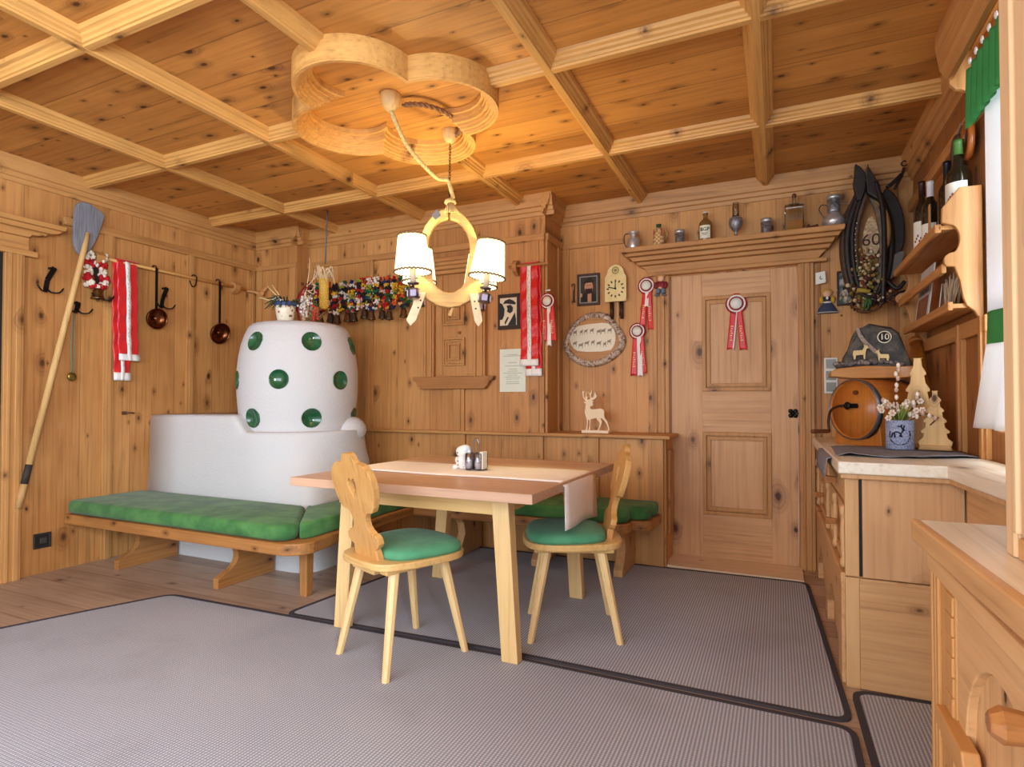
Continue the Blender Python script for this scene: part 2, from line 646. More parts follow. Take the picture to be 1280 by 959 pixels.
# ---- coffer beams: stepped moulded profile
HALF = [(0.015, 0.0), (0.017, 0.009), (0.024, 0.011), (0.027, 0.021), (0.037, 0.027), (0.040, 0.037), (0.052, 0.042), (0.058, 0.062)]
def beam_prof(c, z0):
    return [(c + x, z0 + z) for x, z in HALF] + [(c - x, z0 + z) for x, z in reversed(HALF)]
CX, CY = -1.76, 2.395           # clover centre on the beam grid
BM_Y, BM_X = pine('Y', 'X', 0, 0.3, 'beam'), pine('X', 'Y', 0, 0.3, 'beam')
for x in (-3.505, -2.62, -1.76, -0.918, -0.066):
    end = Y2 if x < XS2 else Y3
    segs = [(-1.7, end)] if x != CX else [(-1.7, CY - 0.50), (CY + 0.50, end)]
    for a, b in segs:
        trim(MB().prism(beam_prof(x, SOFF), 'y', a, b), BM_Y, 0, 'moulded ceiling beam running towards the back wall')
for y in (-0.48, 0.475, 1.432, 2.397, 3.36):
    segs = [(LX, RX)] if abs(y - CY) > .1 else [(LX, CX - 0.50), (CX + 0.50, RX)]
    for a, b in segs:
        trim(MB().prism(beam_prof(y, SOFF + .0015), 'x', a, b), BM_X, 0, 'moulded ceiling beam running from left to right')

# ---- cornices
CORN = [(0.0, 2.50), (0.012, 2.50), (0.018, 2.525), (0.03, 2.53), (0.036, 2.555), (0.05, 2.56), (0.055, 2.585), (0.062, 2.60), (0.075, 2.66), (0.0, 2.66)]
def cornice(axis, wall, sgn, a, b, m):
    trim(MB().prism([(wall + sgn * p, z) for p, z in CORN], axis, a, b), m, 0, 'stepped cornice under the ceiling')
cornice('y', LX, 1, -1.7, Y1, MTY)
cornice('x', Y1, -1, LX, XS1 + .075, MTX)
cornice('y', XS1, 1, Y1 - .075, Y2, MTY)
cornice('x', Y2, -1, XS1, XS2 + .075, MTX)
cornice('y', XS2, 1, Y2 - .075, Y3, MTY)
cornice('x', Y3, -1, XS2, RX, MTX)
cornice('y', RX, -1, -0.2, Y3, pine('Y', 'Z', 0, 0.25, 'wall'))

# ---- clover moulding on the ceiling
def clover(R, off, n=22):
    """outline of four overlapping circles of radius R set off from the centre."""
    pts = []
    h = 135 - math.degrees(math.acos(min(1, off / (R * math.sqrt(2)))))
    for k in range(4):
        a = 90 * k
        cx, cyy = CX + off * math.cos(math.radians(a)), CY + off * math.sin(math.radians(a))
        pts += arc(cx, cyy, R, a - h, a + h, n)[:-1]
    return pts
cl = MB()
OFF = 0.275
steps = [(0.286, 0.270, 2.532, 2.546), (0.288, 0.262, 2.540, 2.552), (0.288, 0.248, 2.552, 2.566), (0.288, 0.240, 2.566, 2.580), (0.288, 0.224, 2.580, 2.600), (0.288, 0.216, 2.600, 2.618), (0.288, 0.199, 2.618, 2.66)]
for ro, ri, z0, z1 in steps:
    cl.prism(clover(ro, OFF), 'z', z0, z1, holes=[clover(ri, OFF)], smooth=False)
trim(cl, pine('X', 'Y', 0, 0.22, 'beam'), 0, 'four-leaf clover moulding on the ceiling above the table')

# ---- battens and rails of the left wall
for y, w in ((2.553, .07), (3.19, .07), (3.80, .055)):
    trim(MB().box(LX, LX + .02, y - w / 2, y + w / 2, 0.0, 2.31).box(LX + .018, LX + .028, y - w / 4, y + w / 4, 0.0, 2.31), MTZ_Y, .003, 'fluted batten on the left wall')
trim(MB().box(LX, LX + .03, 2.26, Y1, 2.305, 2.33).box(LX, LX + .02, 2.26, Y1, 2.33, 2.36), MTY, .004, 'picture rail on the left wall')
# door frame at the far left
trim(MB().box(LX, LX + .035, 1.93, 2.035, 0, 2.06).box(LX + .03, LX + .045, 1.945, 1.965, 0, 2.06).box(LX + .03, LX + .042, 1.99, 2.02, 0, 2.06), MTZ_Y, .004, 'fluted door jamb at the left edge')
dk = struct(MB().box(LX - .02, LX + .012, 0.95, 1.93, 0, 2.04).build('door_1', plain('doorway_shade', (30, 20, 14), 0.8)), 'doorway at the left edge, its inner shade painted near black', 'door')  # near-black slab paints the shade inside the doorway
hd = MB()
hd.box(LX, LX + .05, 0.5, 2.10, 2.04, 2.075)
hd.box(LX, LX + .03, 0.5, 2.06, 2.075, 2.16)
hd.prism([(0.5, 2.16), (2.05, 2.16), (2.065, 2.178), (2.10, 2.182), (2.14, 2.188), (2.15, 2.205), (0.5, 2.205)], 'x', LX, LX + .055)
hd.prism([(0.5, 2.205), (2.16, 2.205), (2.20, 2.215), (2.22, 2.235), (0.5, 2.235)], 'x', LX, LX + .085)
hd.prism([(0.5, 2.235), (2.225, 2.235), (2.235, 2.265), (0.5, 2.265)], 'x', LX, LX + .11)
trim(hd, MTY, .004, 'moulded head board over the left doorway')

# ---- left part of the back wall
trim(MB().box(LX, XS1, Y1 - .02, Y1, 2.305, 2.345), MTX, .004, 'picture rail in the left corner')
for x in (LX + .055, XS1 - .045):
    trim(MB().box(x - .035, x + .035, Y1 - .018, Y1, 0, 2.305), MTZ_X, .003, 'corner batten')
trim(MB().box(XS1, XS2, Y2 - .022, Y2, 2.315, 2.365), MTX, .004, 'picture rail on the back wall')
for x, w, z0, z1 in ((-3.80, .09, .86, 2.315), (-3.175, .10, .86, 2.315), (-2.285, .10, .86, 1.22), (-1.625, .125, .86, 2.315)):
    trim(MB().box(x - w / 2, x + w / 2, Y2 - .018, Y2, z0, z1).box(x - w / 5, x + w / 5, Y2 - .028, Y2 - .016, z0, z1), MTZ_X, .003, 'fluted batten on the back wall')
# lower wainscot: boards, battens, ledge
trim(MB().box(XS2, -0.70, Y2, Y3, 0, 0.862), MWB, .003, 'boxed-out wainscot left of the door')
for x, w in ((-3.148, .07), (-2.29, .13), (-1.63, .12), (-1.19, .08), (-.752, .10)):
    trim(MB().box(x - w / 2, x + w / 2, Y2 - .022, Y2 + .01, 0, 0.862), MTZ_X, .003, 'wainscot batten')
trim(MB().box(-.70, -.688, Y2 + .0, Y2 + .06, 0, .862).box(-.70, -.68, Y2 + .12, Y2 + .26, .2, .78), MTZ_Y, .004, 'panelled end of the wainscot beside the door')
led = MB().box(XS1, XS2, Y2 - .045, Y2 + .01, .862, .887)
led.box(XS2 - .01, -.655, Y2 - .045, Y3, .862, .887)
trim(led, MTX, .006, 'narrow ledge along the top of the wainscot')
# step between the second part and the door wall
trim(MB().box(XS2, XS2 + .018, Y2, Y2 + .09, .887, 2.315).box(XS2, XS2 + .018, Y3 - .09, Y3, .887, 2.315).box(XS2, XS2 + .025, Y2, Y3, 2.315, 2.365), MTZ_Y, .003, 'batten frame on the pillar side')

# ---- door wall
trim(MB().box(XS2 + .02, XS2 + .075, Y3 - .018, Y3, .887, 2.315), MTZ_X, .003, 'batten in the corner left of the clock')
trim(MB().box(XS2, -1.05, Y3 - .02, Y3, 2.315, 2.35), MTX, .004, 'picture rail above the clock')
trim(MB().box(-.865, -.715, Y3 - .03, Y3, .887, 2.045).box(-.83, -.80, Y3 - .042, Y3 - .028, .887, 2.045).box(-.775, -.745, Y3 - .042, Y3 - .028, .887, 2.045), MTZ_X, .004, 'fluted jamb left of the door')
trim(MB().box(.13, .222, Y3 - .035, Y3 + .05, 0, 2.045).box(.15, .165, Y3 - .045, Y3 - .03, 0, 2.045).box(.185, .2, Y3 - .045, Y3 - .03, 0, 2.045), MTZ_X, .004, 'fluted jamb right of the door')
trim(MB().box(.245, .262, Y3 - .012, Y3, 0, 2.2), pine('Z', 'X', 0, .2, 'wall_dark'), .003, 'narrow batten right of the door')
trim(MB().box(.70, .78, Y3 - .02, Y3, .9, 2.5), MTZ_X, .003, 'corner batten behind the horse collar')
# shelf over the door
sh = MB()
sh.prism([(-1.03, 2.195), (.385, 2.195), (.392, 2.21), (.392, 2.23), (-1.04, 2.23), (-1.04, 2.21)], 'y', 4.135, Y3)
sh.prism([(-1.0, 2.17), (.36, 2.17), (.375, 2.195), (-1.02, 2.195)], 'y', 4.165, Y3)
sh.prism([(-.955, 2.14), (.33, 2.14), (.345, 2.17), (-.985, 2.17)], 'y', 4.20, Y3)
sh.prism([(-.93, 2.115), (.31, 2.115), (.325, 2.14), (-.945, 2.14)], 'y', 4.24, Y3)
sh.prism([(-.865, 2.06), (.25, 2.06), (.285, 2.10), (.30, 2.115), (-.925, 2.115), (-.885, 2.095)], 'y', 4.275, Y3)
sh.box(-.865, .30, 4.265, Y3, 2.035, 2.06)
trim(sh, MTX, .004, 'moulded shelf board over the door carrying pewter and bottles')

# the door
DM = pine('Z', 'X', .0, .42, 'door', ks=.8)
d = MB()
DY = Y3 + .022
d.box(-.705, .122, DY, DY + .03, .005, 2.03)
d.prism([(-.705, .005), (-.49, .005), (-.49, 2.03), (-.705, 2.03)], 'y', DY - .012, DY)
d.prism([(-.04, .005), (.122, .005), (.122, 2.03), (-.04, 2.03)], 'y', DY - .012, DY)
door = struct(d.build('door_2', DM, bevel=.002), 'pale pine door with two framed panels', 'door')
MRAIL = pine('X', 'Z', 0, .4, 'door', ks=.8)
for z0, z1 in ((.005, .315), (.90, 1.19), (1.868, 2.03)):
    MB().box(-.49, -.04, DY - .012, DY, z0, z1).build('rail', MRAIL, door, bevel=.002)
for z0, z1 in ((.315, .90), (1.19, 1.868)):
    m = MB()
    for k, (e, q) in enumerate(((0.0, .022), (.03, .014))):
        w = .026
        x0, x1, a, b = -.49 + e, -.04 - e, z0 + e, z1 - e
        m.prism([(x0, a), (x1, a), (x1, b), (x0, b)], 'y', DY - q, DY, holes=[[(x0 + w, a + w), (x1 - w, a + w), (x1 - w, b - w), (x0 + w, b - w)]])
    m.build('panel_moulding', pine('Z', 'X', 0, .2, 'trim'), door, bevel=.003)
lt = MB()
for a in (45, 135, 225, 315):
    c, s_ = math.cos(math.radians(a)), math.sin(math.radians(a))
    lt.ball((.094 + .021 * c, DY - .022, 1.037 + .021 * s_), (.016, .006, .016), 8)
lt.ball((.094, DY - .026, 1.037), (.012, .012, .012), 8)
lt.box(.10, .128, DY - .026, DY - .012, 1.03, 1.044)
lt.build('door_latch', IRON, door)
struct(MB().box(-.71, .14, Y3 - .32, Y3 + .04, 0, .014).build('trim_90', wood('threshold', (240, 216, 184), (208, 176, 140), 'X', 'Y', 0, .1, .5)), 'pale wooden door threshold', 'trim')

# ---- right wall battens
MDZ = pine('Z', 'Y', 0, 0.25, 'wall')
for y in (3.28, 2.95):
    trim(MB().box(RX - .02, RX, y - .04, y + .04, .885, 1.47).box(RX - .03, RX - .018, y - .018, y + .018, .885, 1.47), MDZ, .003, 'batten on the right wall below the bottle shelf')
trim(MB().box(RX - .022, RX, 2.9, Y3, 1.40, 1.47), pine('Y', 'Z', 0, 0.25, 'wall'), .004, 'rail on the right wall below the bottle shelf')
trim(MB().box(RX - .03, RX, 2.86, Y3, 2.30, 2.36), pine('Y', 'Z', 0, .25, 'wall'), .004, 'picture rail on the right wall')
# ================================================================== RUGS
def rug_mat(name, c1, c2):
    t = NT(name)
    _, s = t.coords()
    a = t.math('SINE', t.math('MULTIPLY', s[0], 2 * PI / 0.0125))
    b = t.math('SINE', t.math('MULTIPLY', s[1], 2 * PI / 0.0105))
    vec = t.xyz(s[0], s[1], 0.0)
    f = t.math('MULTIPLY', t.math('MULTIPLY_ADD', a, 0.5, 0.5), t.math('MULTIPLY_ADD', b, 0.32, 0.68))
    f = t.math('ADD', t.math('MULTIPLY', f, 0.75), t.math('MULTIPLY', t.noise(vec, 150.0, 2.0), 0.35))
    c = t.mix(t.step(f, 0.15, 0.85), lin(c2), lin(c1))
    stain = t.step(t.noise(vec, 1.6, 4.0, 0.6), 0.5, 0.72)
    c = t.mix(t.math('MULTIPLY', stain, 0.16), c, lin((112, 98, 94)))
    t.put(t.b.inputs['Base Color'], c)
    t.b.inputs['Roughness'].default_value = 0.95
    t.b.inputs['Specular IOR Level'].default_value = 0.15
    t.bump(f, 0.35, 0.003)
    return t.m


RUGM = rug_mat('ribbed_rug', (202, 205, 217), (140, 141, 151))
BIND = plain('rug_binding', (74, 70, 76), 0.9, spec=0.1)
def rug(label, outer, w=0.022, rr=0.05):
    c = Vector((sum(p[0] for p in outer) / len(outer), sum(p[1] for p in outer) / len(outer)))
    def inset(poly, d):
        out = []
        n = len(poly)
        for i in range(n):
            p0, p1, p2 = Vector(poly[i - 1]), Vector(poly[i]), Vector(poly[(i + 1) % n])
            d1, d2 = (p1 - p0).normalized(), (p2 - p1).normalized()
            n1, n2 = Vector((-d1.y, d1.x)), Vector((-d2.y, d2.x))
            bis = (n1 + n2).normalized()
            out.append(tuple(p1 + bis * d / max(0.3, bis.dot(n1))))
        return out
    def rounded(poly, r):
        out = []
        n = len(poly)
        for i in range(n):
            p0, p1, p2 = Vector(poly[i - 1]), Vector(poly[i]), Vector(poly[(i + 1) % n])
            a, b = p1 + (p0 - p1).normalized() * r, p1 + (p2 - p1).normalized() * r
            for k in range(5):
                u = k / 4
                out.append(tuple((1 - u) ** 2 * a + 2 * u * (1 - u) * p1 + u * u * b))
        return out
    R = thing('rug', label, 'rug', (c.x, c.y, 0), group='ribbed floor rugs')
    inn = inset(outer, w)
    MB().prism(rounded(inn, rr), 'z', 0.0, 0.007).build('pile', RUGM, R)
    ro, ri = rounded(outer, rr + .02), rounded(inn, rr)
    MB().prism(ro, 'z', 0.0, 0.009, holes=[ri]).build('binding', BIND, R)
    return R


rug('large grey ribbed rug in front of the table, reaching to the bottom of the photo', [(-4.3, -0.5), (0.225, -0.5), (0.235, 2.30), (-1.1, 2.318), (-3.19, 2.24), (-3.34, 1.90)])
rug('grey-brown ribbed rug under the table, reaching to the door', [(-1.1, 2.34), (.233, 2.325), (.165, 4.0), (-.675, 3.975), (-2.2, 3.93), (-2.36, 2.275)])
rug('narrow brown ribbed rug in front of the low cabinets', [(.262, 1.42), (.60, 1.42), (.60, 2.615), (.247, 2.598)])

# ================================================================== STOVE
st = thing('plaster_stove', 'white plastered stove with a barrel top set with green glazed bowls', 'stove', (-3.34, 3.36, 0))
b = MB()
LEFTX = [LX + .005, -4.0, -3.7, -3.56, -3.50, -3.465, -3.43, -3.40, -3.37]
def base_ring(mix):
    front, back = [], []
    arc_ = []
    for k in range(41):
        t = math.radians(-90 + 180 * k / 40)
        c_, s_ = math.cos(t), math.sin(t)
        # rounded square near the seat, round drum plinth further up
        r1 = 1.0 / ((abs(c_) / .595) ** 9 + (abs(s_) / .505) ** 9) ** (1 / 9)
        mx = max(mix, min(1.0, 1.6 * s_)) if s_ > 0 else mix
        r = r1 * (1 - mx) + .490 * mx
        arc_.append((-3.34 + r * c_, min(3.845, 3.36 + r * s_)))
    y0 = arc_[0][1]
    front = [(x, y0) for x in LEFTX]
    back = [(x, 3.845) for x in reversed(LEFTX)]
    return front + arc_ + back
def rise(x):
    u = min(1.0, max(0.0, (-3.345 - x) / .135))
    return u * u * (3 - 2 * u)
lev = [(0.0, .0, 0), (0.36, .02, 0), (0.46, .06, 0), (0.56, .35, 0), (0.66, .7, 0), (0.76, .93, 0), (0.85, 1.0, 0), (0.885, 1.0, .004), (0.90, 1.0, .014), (0.906, 1.0, .032)]
vs = []
for z, mx, ins in lev:
    for x, y in base_ring(mx):
        zz = z + .115 * rise(x) * max(0.0, min(1.0, (z - .6) / .28))
        vs.append((x, y + (ins if y < 3.3 else 0), zz))
n = len(base_ring(0))
fs = []
for i in range(len(lev) - 1):
    for k in range(n):
        fs.append((i * n + k, i * n + (k + 1) % n, (i + 1) * n + (k + 1) % n, (i + 1) * n + k))
tp = (len(lev) - 1) * n
for k in range(n // 2 - 1):
    fs.append((tp + k, tp + k + 1, tp + n - 2 - k, tp + n - 1 - k))
b.add(vs, fs, True)
b.build('stove_base', PLASTER, st)
MB().ball((-2.965, 3.50, .90), (.115, .14, .105), 20).build('stove_shoulder', PLASTER, st)
prof = [(.40, .89), (.413, .95), (.425, 1.05), (.435, 1.17), (.438, 1.27), (.435, 1.36), (.425, 1.45), (.408, 1.54), (.385, 1.61), (.362, 1.662), (.335, 1.69), (.30, 1.70), (.0, 1.70)]
GLAZE = plain('green_glaze', (18, 74, 46), 0.08, noise=0.7, nscale=14, c2=(50, 112, 74), coat=0.8)
def drum_r(z):
    for (r0, z0), (r1, z1) in zip(prof, prof[1:]):
        if z0 <= z <= z1:
            return r0 + (r1 - r0) * (z - z0) / (z1 - z0)
    return .4
AXC = Vector((-3.34, 3.36, 0))
bowls = []
for z, a0 in ((1.545, -92), (1.272, -63), (1.0, -92)):
    for k in range(-1, 4):
        a = math.radians(a0 + 58.5 * k)
        if a <= math.radians(120):
            bowls.append((a, z))
BR = .066
def sink(d):
    """depth of the bowl at distance d from its middle."""
    return .030 * (1 - (d / BR) ** 2) if d < BR else 0.0
NA, rows = 300, []
zz = .89
while zz < 1.662:
    rows.append((drum_r(zz), zz)); zz += .0085
rows += [q for q in prof if q[1] >= 1.662]
dm_ = MB()
vs, fs = [], []
for r, z in rows:
    for k in range(NA):
        a = 2 * PI * k / NA
        rr = r
        for ab, zb in bowls:
            da = (a - ab + PI) % (2 * PI) - PI
            d = math.hypot(da * r, z - zb)
            if d < BR:
                rr = r - sink(d) - .004
        vs.append(AXC + Vector((max(rr, 1e-4) * math.cos(a), max(rr, 1e-4) * math.sin(a), z)))
for i in range(len(rows) - 1):
    for k in range(NA):
        fs.append((i * NA + k, i * NA + (k + 1) % NA, (i + 1) * NA + (k + 1) % NA, (i + 1) * NA + k))
dm_.add(vs, fs, True).build('stove_drum', PLASTER, st)
for ab, zb in bowls:
    m = MB()
    vs, fs = [], []
    RI, NB = [0.0, .012, .024, .036, .046, .054, .060, .064, .0665, .068, .069], 32
    for q in RI:
        for k in range(NB):
            t = 2 * PI * k / NB
            u, v = q * math.cos(t), q * math.sin(t)
            R_ = drum_r(zb + v)
            lift = .003 if q < .066 else (.005 if q < .0685 else -.004)
            rr = R_ - sink(q) + lift
            a = ab + u / R_
            vs.append(AXC + Vector((rr * math.cos(a), rr * math.sin(a), zb + v)))
    for i in range(len(RI) - 1):
        for k in range(NB):
            fs.append((i * NB + k, i * NB + (k + 1) % NB, (i + 1) * NB + (k + 1) % NB, (i + 1) * NB + k))
    m.add(vs, fs, True).build('bowl_tile', GLAZE, st, weld=True)

# ================================================================== BENCHES
BW_X, BW_Y, BW_Z = pine('X', 'Z', 0, .4, 'bench'), pine('Y', 'Z', 0, .4, 'bench'), pine('Z', 'Y', 0, .4, 'bench')
be = thing('stove_bench', 'wooden bench running around the front and side of the white stove', 'bench', (-3.3, 2.6, 0))
front = [(LX + .004, 2.29), (-2.44, 2.29)] + arc(-2.42, 2.43, .14, -90, -8, 8) + [(-2.34, 2.80), (-2.385, 3.2), (-2.40, 3.965), (-2.71, 3.965), (-2.71, 2.835), (LX + .004, 2.835)]
MB().prism(front, 'z', .297, .362).build('seat_board', BW_X, be, bevel=.008)
def bracket(x):
    p = [(2.84, .0), (2.415, .0), (2.415, .06), (2.455, .078)] + [(2.43 + .125 * math.cos(t), .172 + .092 * math.sin(t)) for t in [math.radians(-72 + 12 * k) for k in range(13)]] + \
        [(2.44, .272), (2.37, .278), (2.345, .297), (2.84, .297)]
    MB().prism(p, 'x', x - .022, x + .022).build('bench_bracket', pine('Y', 'Z', 0, .4, 'bench'), be, bevel=.004)
bracket(-4.0)
bracket(-3.05)
MB().hexa([(-2.505, 2.535, 0), (-2.455, 2.535, 0), (-2.455, 2.585, 0), (-2.505, 2.585, 0)], [(-2.51, 2.53, .297), (-2.45, 2.53, .297), (-2.45, 2.59, .297), (-2.51, 2.59, .297)]).build('leg', BW_Z, be, bevel=.004)
def cushion(name, label, poly, z0, z1, grp, bev=.04):
    o = MB().prism(poly, 'z', z0, z1).build(name, GREEN_BENCH, bevel=bev, seg=4)
    for p in o.data.polygons:
        p.use_smooth = True
    return tag(o, label, 'cushion', grp)
cushion('bench_cushion', 'long green velvet cushion on the bench in front of the stove',
        [(LX + .012, 2.30), (-2.47, 2.30), (-2.40, 2.335), (-2.385, 2.40), (-2.75, 2.83), (LX + .012, 2.83)], .363, .455, 'green bench cushions')
cushion('bench_cushion', 'green velvet cushion on the bench beside the stove, mitred to the long one',
        [(-2.378, 2.40), (-2.345, 2.46), (-2.355, 2.80), (-2.395, 3.2), (-2.41, 3.95), (-2.70, 3.95), (-2.70, 2.84), (-2.742, 2.835)], .363, .455, 'green bench cushions')
bb = thing('corner_bench', 'wooden bench with a scalloped end along the back wall behind the table', 'bench', (-1.5, 3.75, 0))
poly = [(-2.39, 3.50), (-1.02, 3.50), (-.95, 3.505)] + arc(-.93, 3.60, .095, -80, 30, 7) + [(-.825, 3.665)] + arc(-.80, 3.74, .075, -95, 40, 7) + [(-.715, 3.84), (-.715, 3.965), (-2.39, 3.965)]
MB().prism(poly, 'z', .30, .362).build('seat_board', BW_X, bb, bevel=.008)
def trestle(x):
    p = [(3.96, .008), (3.62, .008), (3.62, .05), (3.66, .09), (3.70, .16), (3.68, .24), (3.60, .30), (3.96, .30)]
    MB().prism(p, 'x', x - .03, x + .03).build('bench_bracket', pine('Z', 'Y', 0, .3, 'cab'), bb, bevel=.004)
trestle(-.925)
trestle(-1.49)
trestle(-2.1)
off = lambda P, d: [((x + 1.55) * (1 - d) - 1.55, (y - 3.75) * (1 - d) + 3.75) for x, y in P]
cushion('bench_cushion', 'green velvet cushion with a scalloped end on the bench behind the table', off(poly, .018), .363, .45, 'green bench cushions')

# ================================================================== TABLE
tb = thing('dining_table', 'square light wooden dining table with splayed legs in the middle of the room', 'table', (-1.5, 2.71, 0))
TOPM = wood('table_top', (204, 164, 136), (170, 128, 102), 'X', 'Y', .17, 0.0, .38, .16, .2)
TL = wood('table_leg', (236, 200, 142), (214, 170, 106), 'Z', 'X', 0, 0, .42)
TAP = wood('table_apron', (226, 184, 120), (204, 156, 92), 'X', 'Z', 0, 0, .42)
TAPY = wood('table_apron', (226, 184, 120), (204, 156, 92), 'Y', 'Z', 0, 0, .42)
TX0, TX1, TY0, TY1 = -2.13, -.872, 2.09, 3.335
MB().box(TX0, TX1, TY0, TY1, .715, .755).build('table_top', TOPM, tb, bevel=.0025)
for sx in (-1, 1):
    for (fy, ty) in ((2.245, 2.245), (3.134, 3.150)):
        fx = -1.5 + sx * .458
        tx = -1.5 + sx * .410
        d = .05
        lo = [(fx - .038, fy, .008), (fx + .038, fy, .008), (fx + .038, fy + d, .008), (fx - .038, fy + d, .008)]
        hi = [(tx - .04, ty, .715), (tx + .04, ty, .715), (tx + .04, ty + d + .015, .715), (tx - .04, ty + d + .015, .715)]
        MB().hexa(lo, hi).build('leg', TL, tb, bevel=.003)
for y in (2.262, 3.155):
    MB().box(-1.87, -1.13, y, y + .022, .625, .715).build('apron', TAP, tb, bevel=.002)
for x in (-1.90, -1.10):
    MB().box(x - .011, x + .011, 2.30, 3.16, .625, .715).build('apron', TAPY, tb, bevel=.002)

# runner
CLOTH = plain('pale_linen', (246, 236, 232), 0.9, noise=0.3, nscale=26, c2=(234, 218, 214), bump=.12, spec=.2)
g = []
N = 40
xs = []
for i in range(N + 1):
    u = i / N
    L = .18 + 1.258 + .23
    s = u * L
    row = []
    for j in range(9):
        v = j / 8
        y = 2.445 + .475 * v + .006 * math.sin(s * 5 + j)
        if s < .18:
            z = .757 - (.18 - s); x = TX0 - .006
        elif s < .18 + 1.258:
            x = TX0 + (s - .18); z = .7575 + .0009 * math.sin(9 * x + 5 * v)
        else:
            h = s - .18 - 1.258
            x = TX1 + .007 + .012 * h / .23 * math.sin(6 * v + .5)
            z = .757 - h * (1.0 - .08 * math.cos(v * 2))
            y = 2.445 + .475 * v + .03 * h / .23 * (v - .3)
        row.append((x, y, z))
    g.append(row)
tag(MB().sheet(g, -.0025).build('table_runner', CLOTH), 'pale pink linen runner across the table, hanging over the right edge', 'table runner')

# ================================================================== CHAIRS
CH = wood('chair_wood', (226, 186, 122), (192, 142, 80), 'Z', 'X', 0, .0, .35)
CHB = wood('chair_back', (214, 164, 100), (180, 126, 66), 'Z', 'X', 0, 0, .32)
CHX = wood('chair_wood', (226, 186, 122), (192, 142, 80), 'X', 'Y', 0, .0, .35)
CLEG = wood('chair_leg', (240, 206, 150), (216, 174, 114), 'Z', 'X', 0, 0, .4)
def make_chair(label):
    c = thing('farmhouse_chair', label, 'chair', group='carved farmhouse chairs at the table')
    seat = [(-.17, -.20)] + [(-.205, -.12), (-.225, .02), (-.225, .13)] + [(-.19, .20), (-.11, .235), (0, .245), (.11, .235), (.19, .20)] + [(.225, .13), (.225, .02), (.205, -.12), (.17, -.20), (.10, -.235), (-.10, -.235)]
    seat = smooth_poly(seat, 2)
    MB().prism(seat, 'z', .425, .455).build('seat', CHX, c, local=True, bevel=.006)
    pad = [(x * .94, (y - .055) * .80 + .075) for x, y in seat]
    cu = MB()
    rings = [(.455, 1.0), (.470, 1.015), (.485, .99), (.495, .93), (.501, .75), (.503, .4)]
    vs = []
    for z, s in rings:
        vs += [((x) * s, (y - .07) * s + .07, z) for x, y in pad]
    n = len(pad)
    fs = [tuple(range(n))[::-1], tuple((len(rings) - 1) * n + i for i in range(n))]
    for i in range(len(rings) - 1):
        for k in range(n):
            fs.append((i * n + k, i * n + (k + 1) % n, (i + 1) * n + (k + 1) % n, (i + 1) * n + k))
    cu.add(vs, fs, True).build('seat_cushion', GREEN_CUSHION, c, local=True)
    # carved back board, leaning back
    half = [(.098, 0.0), (.092, .03), (.085, .062), (.105, .072), (.122, .090), (.118, .115), (.098, .128), (.085, .128)]
    half += [(.104 - .054 * math.sin(t), .176 - .050 * math.cos(t)) for t in [k * PI / 8 for k in range(1, 8)]]
    half += [(.100, .222), (.120, .228), (.138, .250), (.156, .290), (.165, .330), (.162, .368), (.145, .403), (.112, .425), (.080, .432), (.062, .430), (.050, .440), (.042, .458), (.025, .470)]
    prof_ = half + [(0, .473)] + [(-x, z) for x, z in reversed(half)]
    heart = [(x * 1.12, .297 + (z - .318) * 1.15) for x, z in [(.0, .300), (-.018, .325), (-.028, .345), (-.029, .362), (-.020, .375), (-.008, .375), (0, .365), (.008, .375), (.020, .375), (.029, .362), (.028, .345), (.018, .325)]]
    m = MB().prism(prof_, 'y', -.014, .014, holes=[heart])
    R = Matrix.Translation((0, -.165, .440)) @ Matrix.Rotation(math.radians(13), 4, 'X')
    m.v = [R @ p for p in m.v]
    m.build('backrest', CHB, c, local=True, bevel=.003)
    for (sx, sy) in ((-1, -1), (1, -1), (-1, 1), (1, 1)):
        t_, f_ = Vector((sx * .125, sy * .125 + .0, .425)), Vector((sx * .185, sy * .205 + .0, 0))
        l = MB()
        n = 8
        def ring(p, r):
            return [p + Vector((math.cos(PI / 8 + k * PI / 4) * r, math.sin(PI / 8 + k * PI / 4) * r, 0)) for k in range(8)]
        a, b_ = ring(f_, .0165), ring(t_, .024)
        l.add(a + b_, [tuple(reversed(range(8))), tuple(range(8, 16))] + [(k, (k + 1) % 8, 8 + (k + 1) % 8, 8 + k) for k in range(8)])
        l.build('leg', CLEG, c, local=True)
    for sx in (-1, 1):
        MB().box(sx * .13 - .028, sx * .13 + .028, -.185, .185, .404, .426).build('seat_batten', CHX, c, local=True, bevel=.004)
    MB().box(-.05, .05, -.178, -.148, .385, .426).prism([(-.085, .40), (.085, .40), (.095, .415), (-.085, .417)], 'y', -.20, -.176).build('back_wedge', CHX, c, local=True, bevel=.003)
    return c


ch1 = make_chair('green-seated farmhouse chair at the near side of the table, its carved back towards us')
ch1.location = (-1.52, 2.15, 0.008)
ch1.rotation_euler = (0, 0, math.radians(-20.5))
ch2 = dup(ch1)
ch2['label'] = 'green-seated farmhouse chair right of the table, under the hanging end of the runner'
ch2.location = (-.925, 2.727, 0.008)
ch2.rotation_euler = (0, 0, math.radians(112.7))

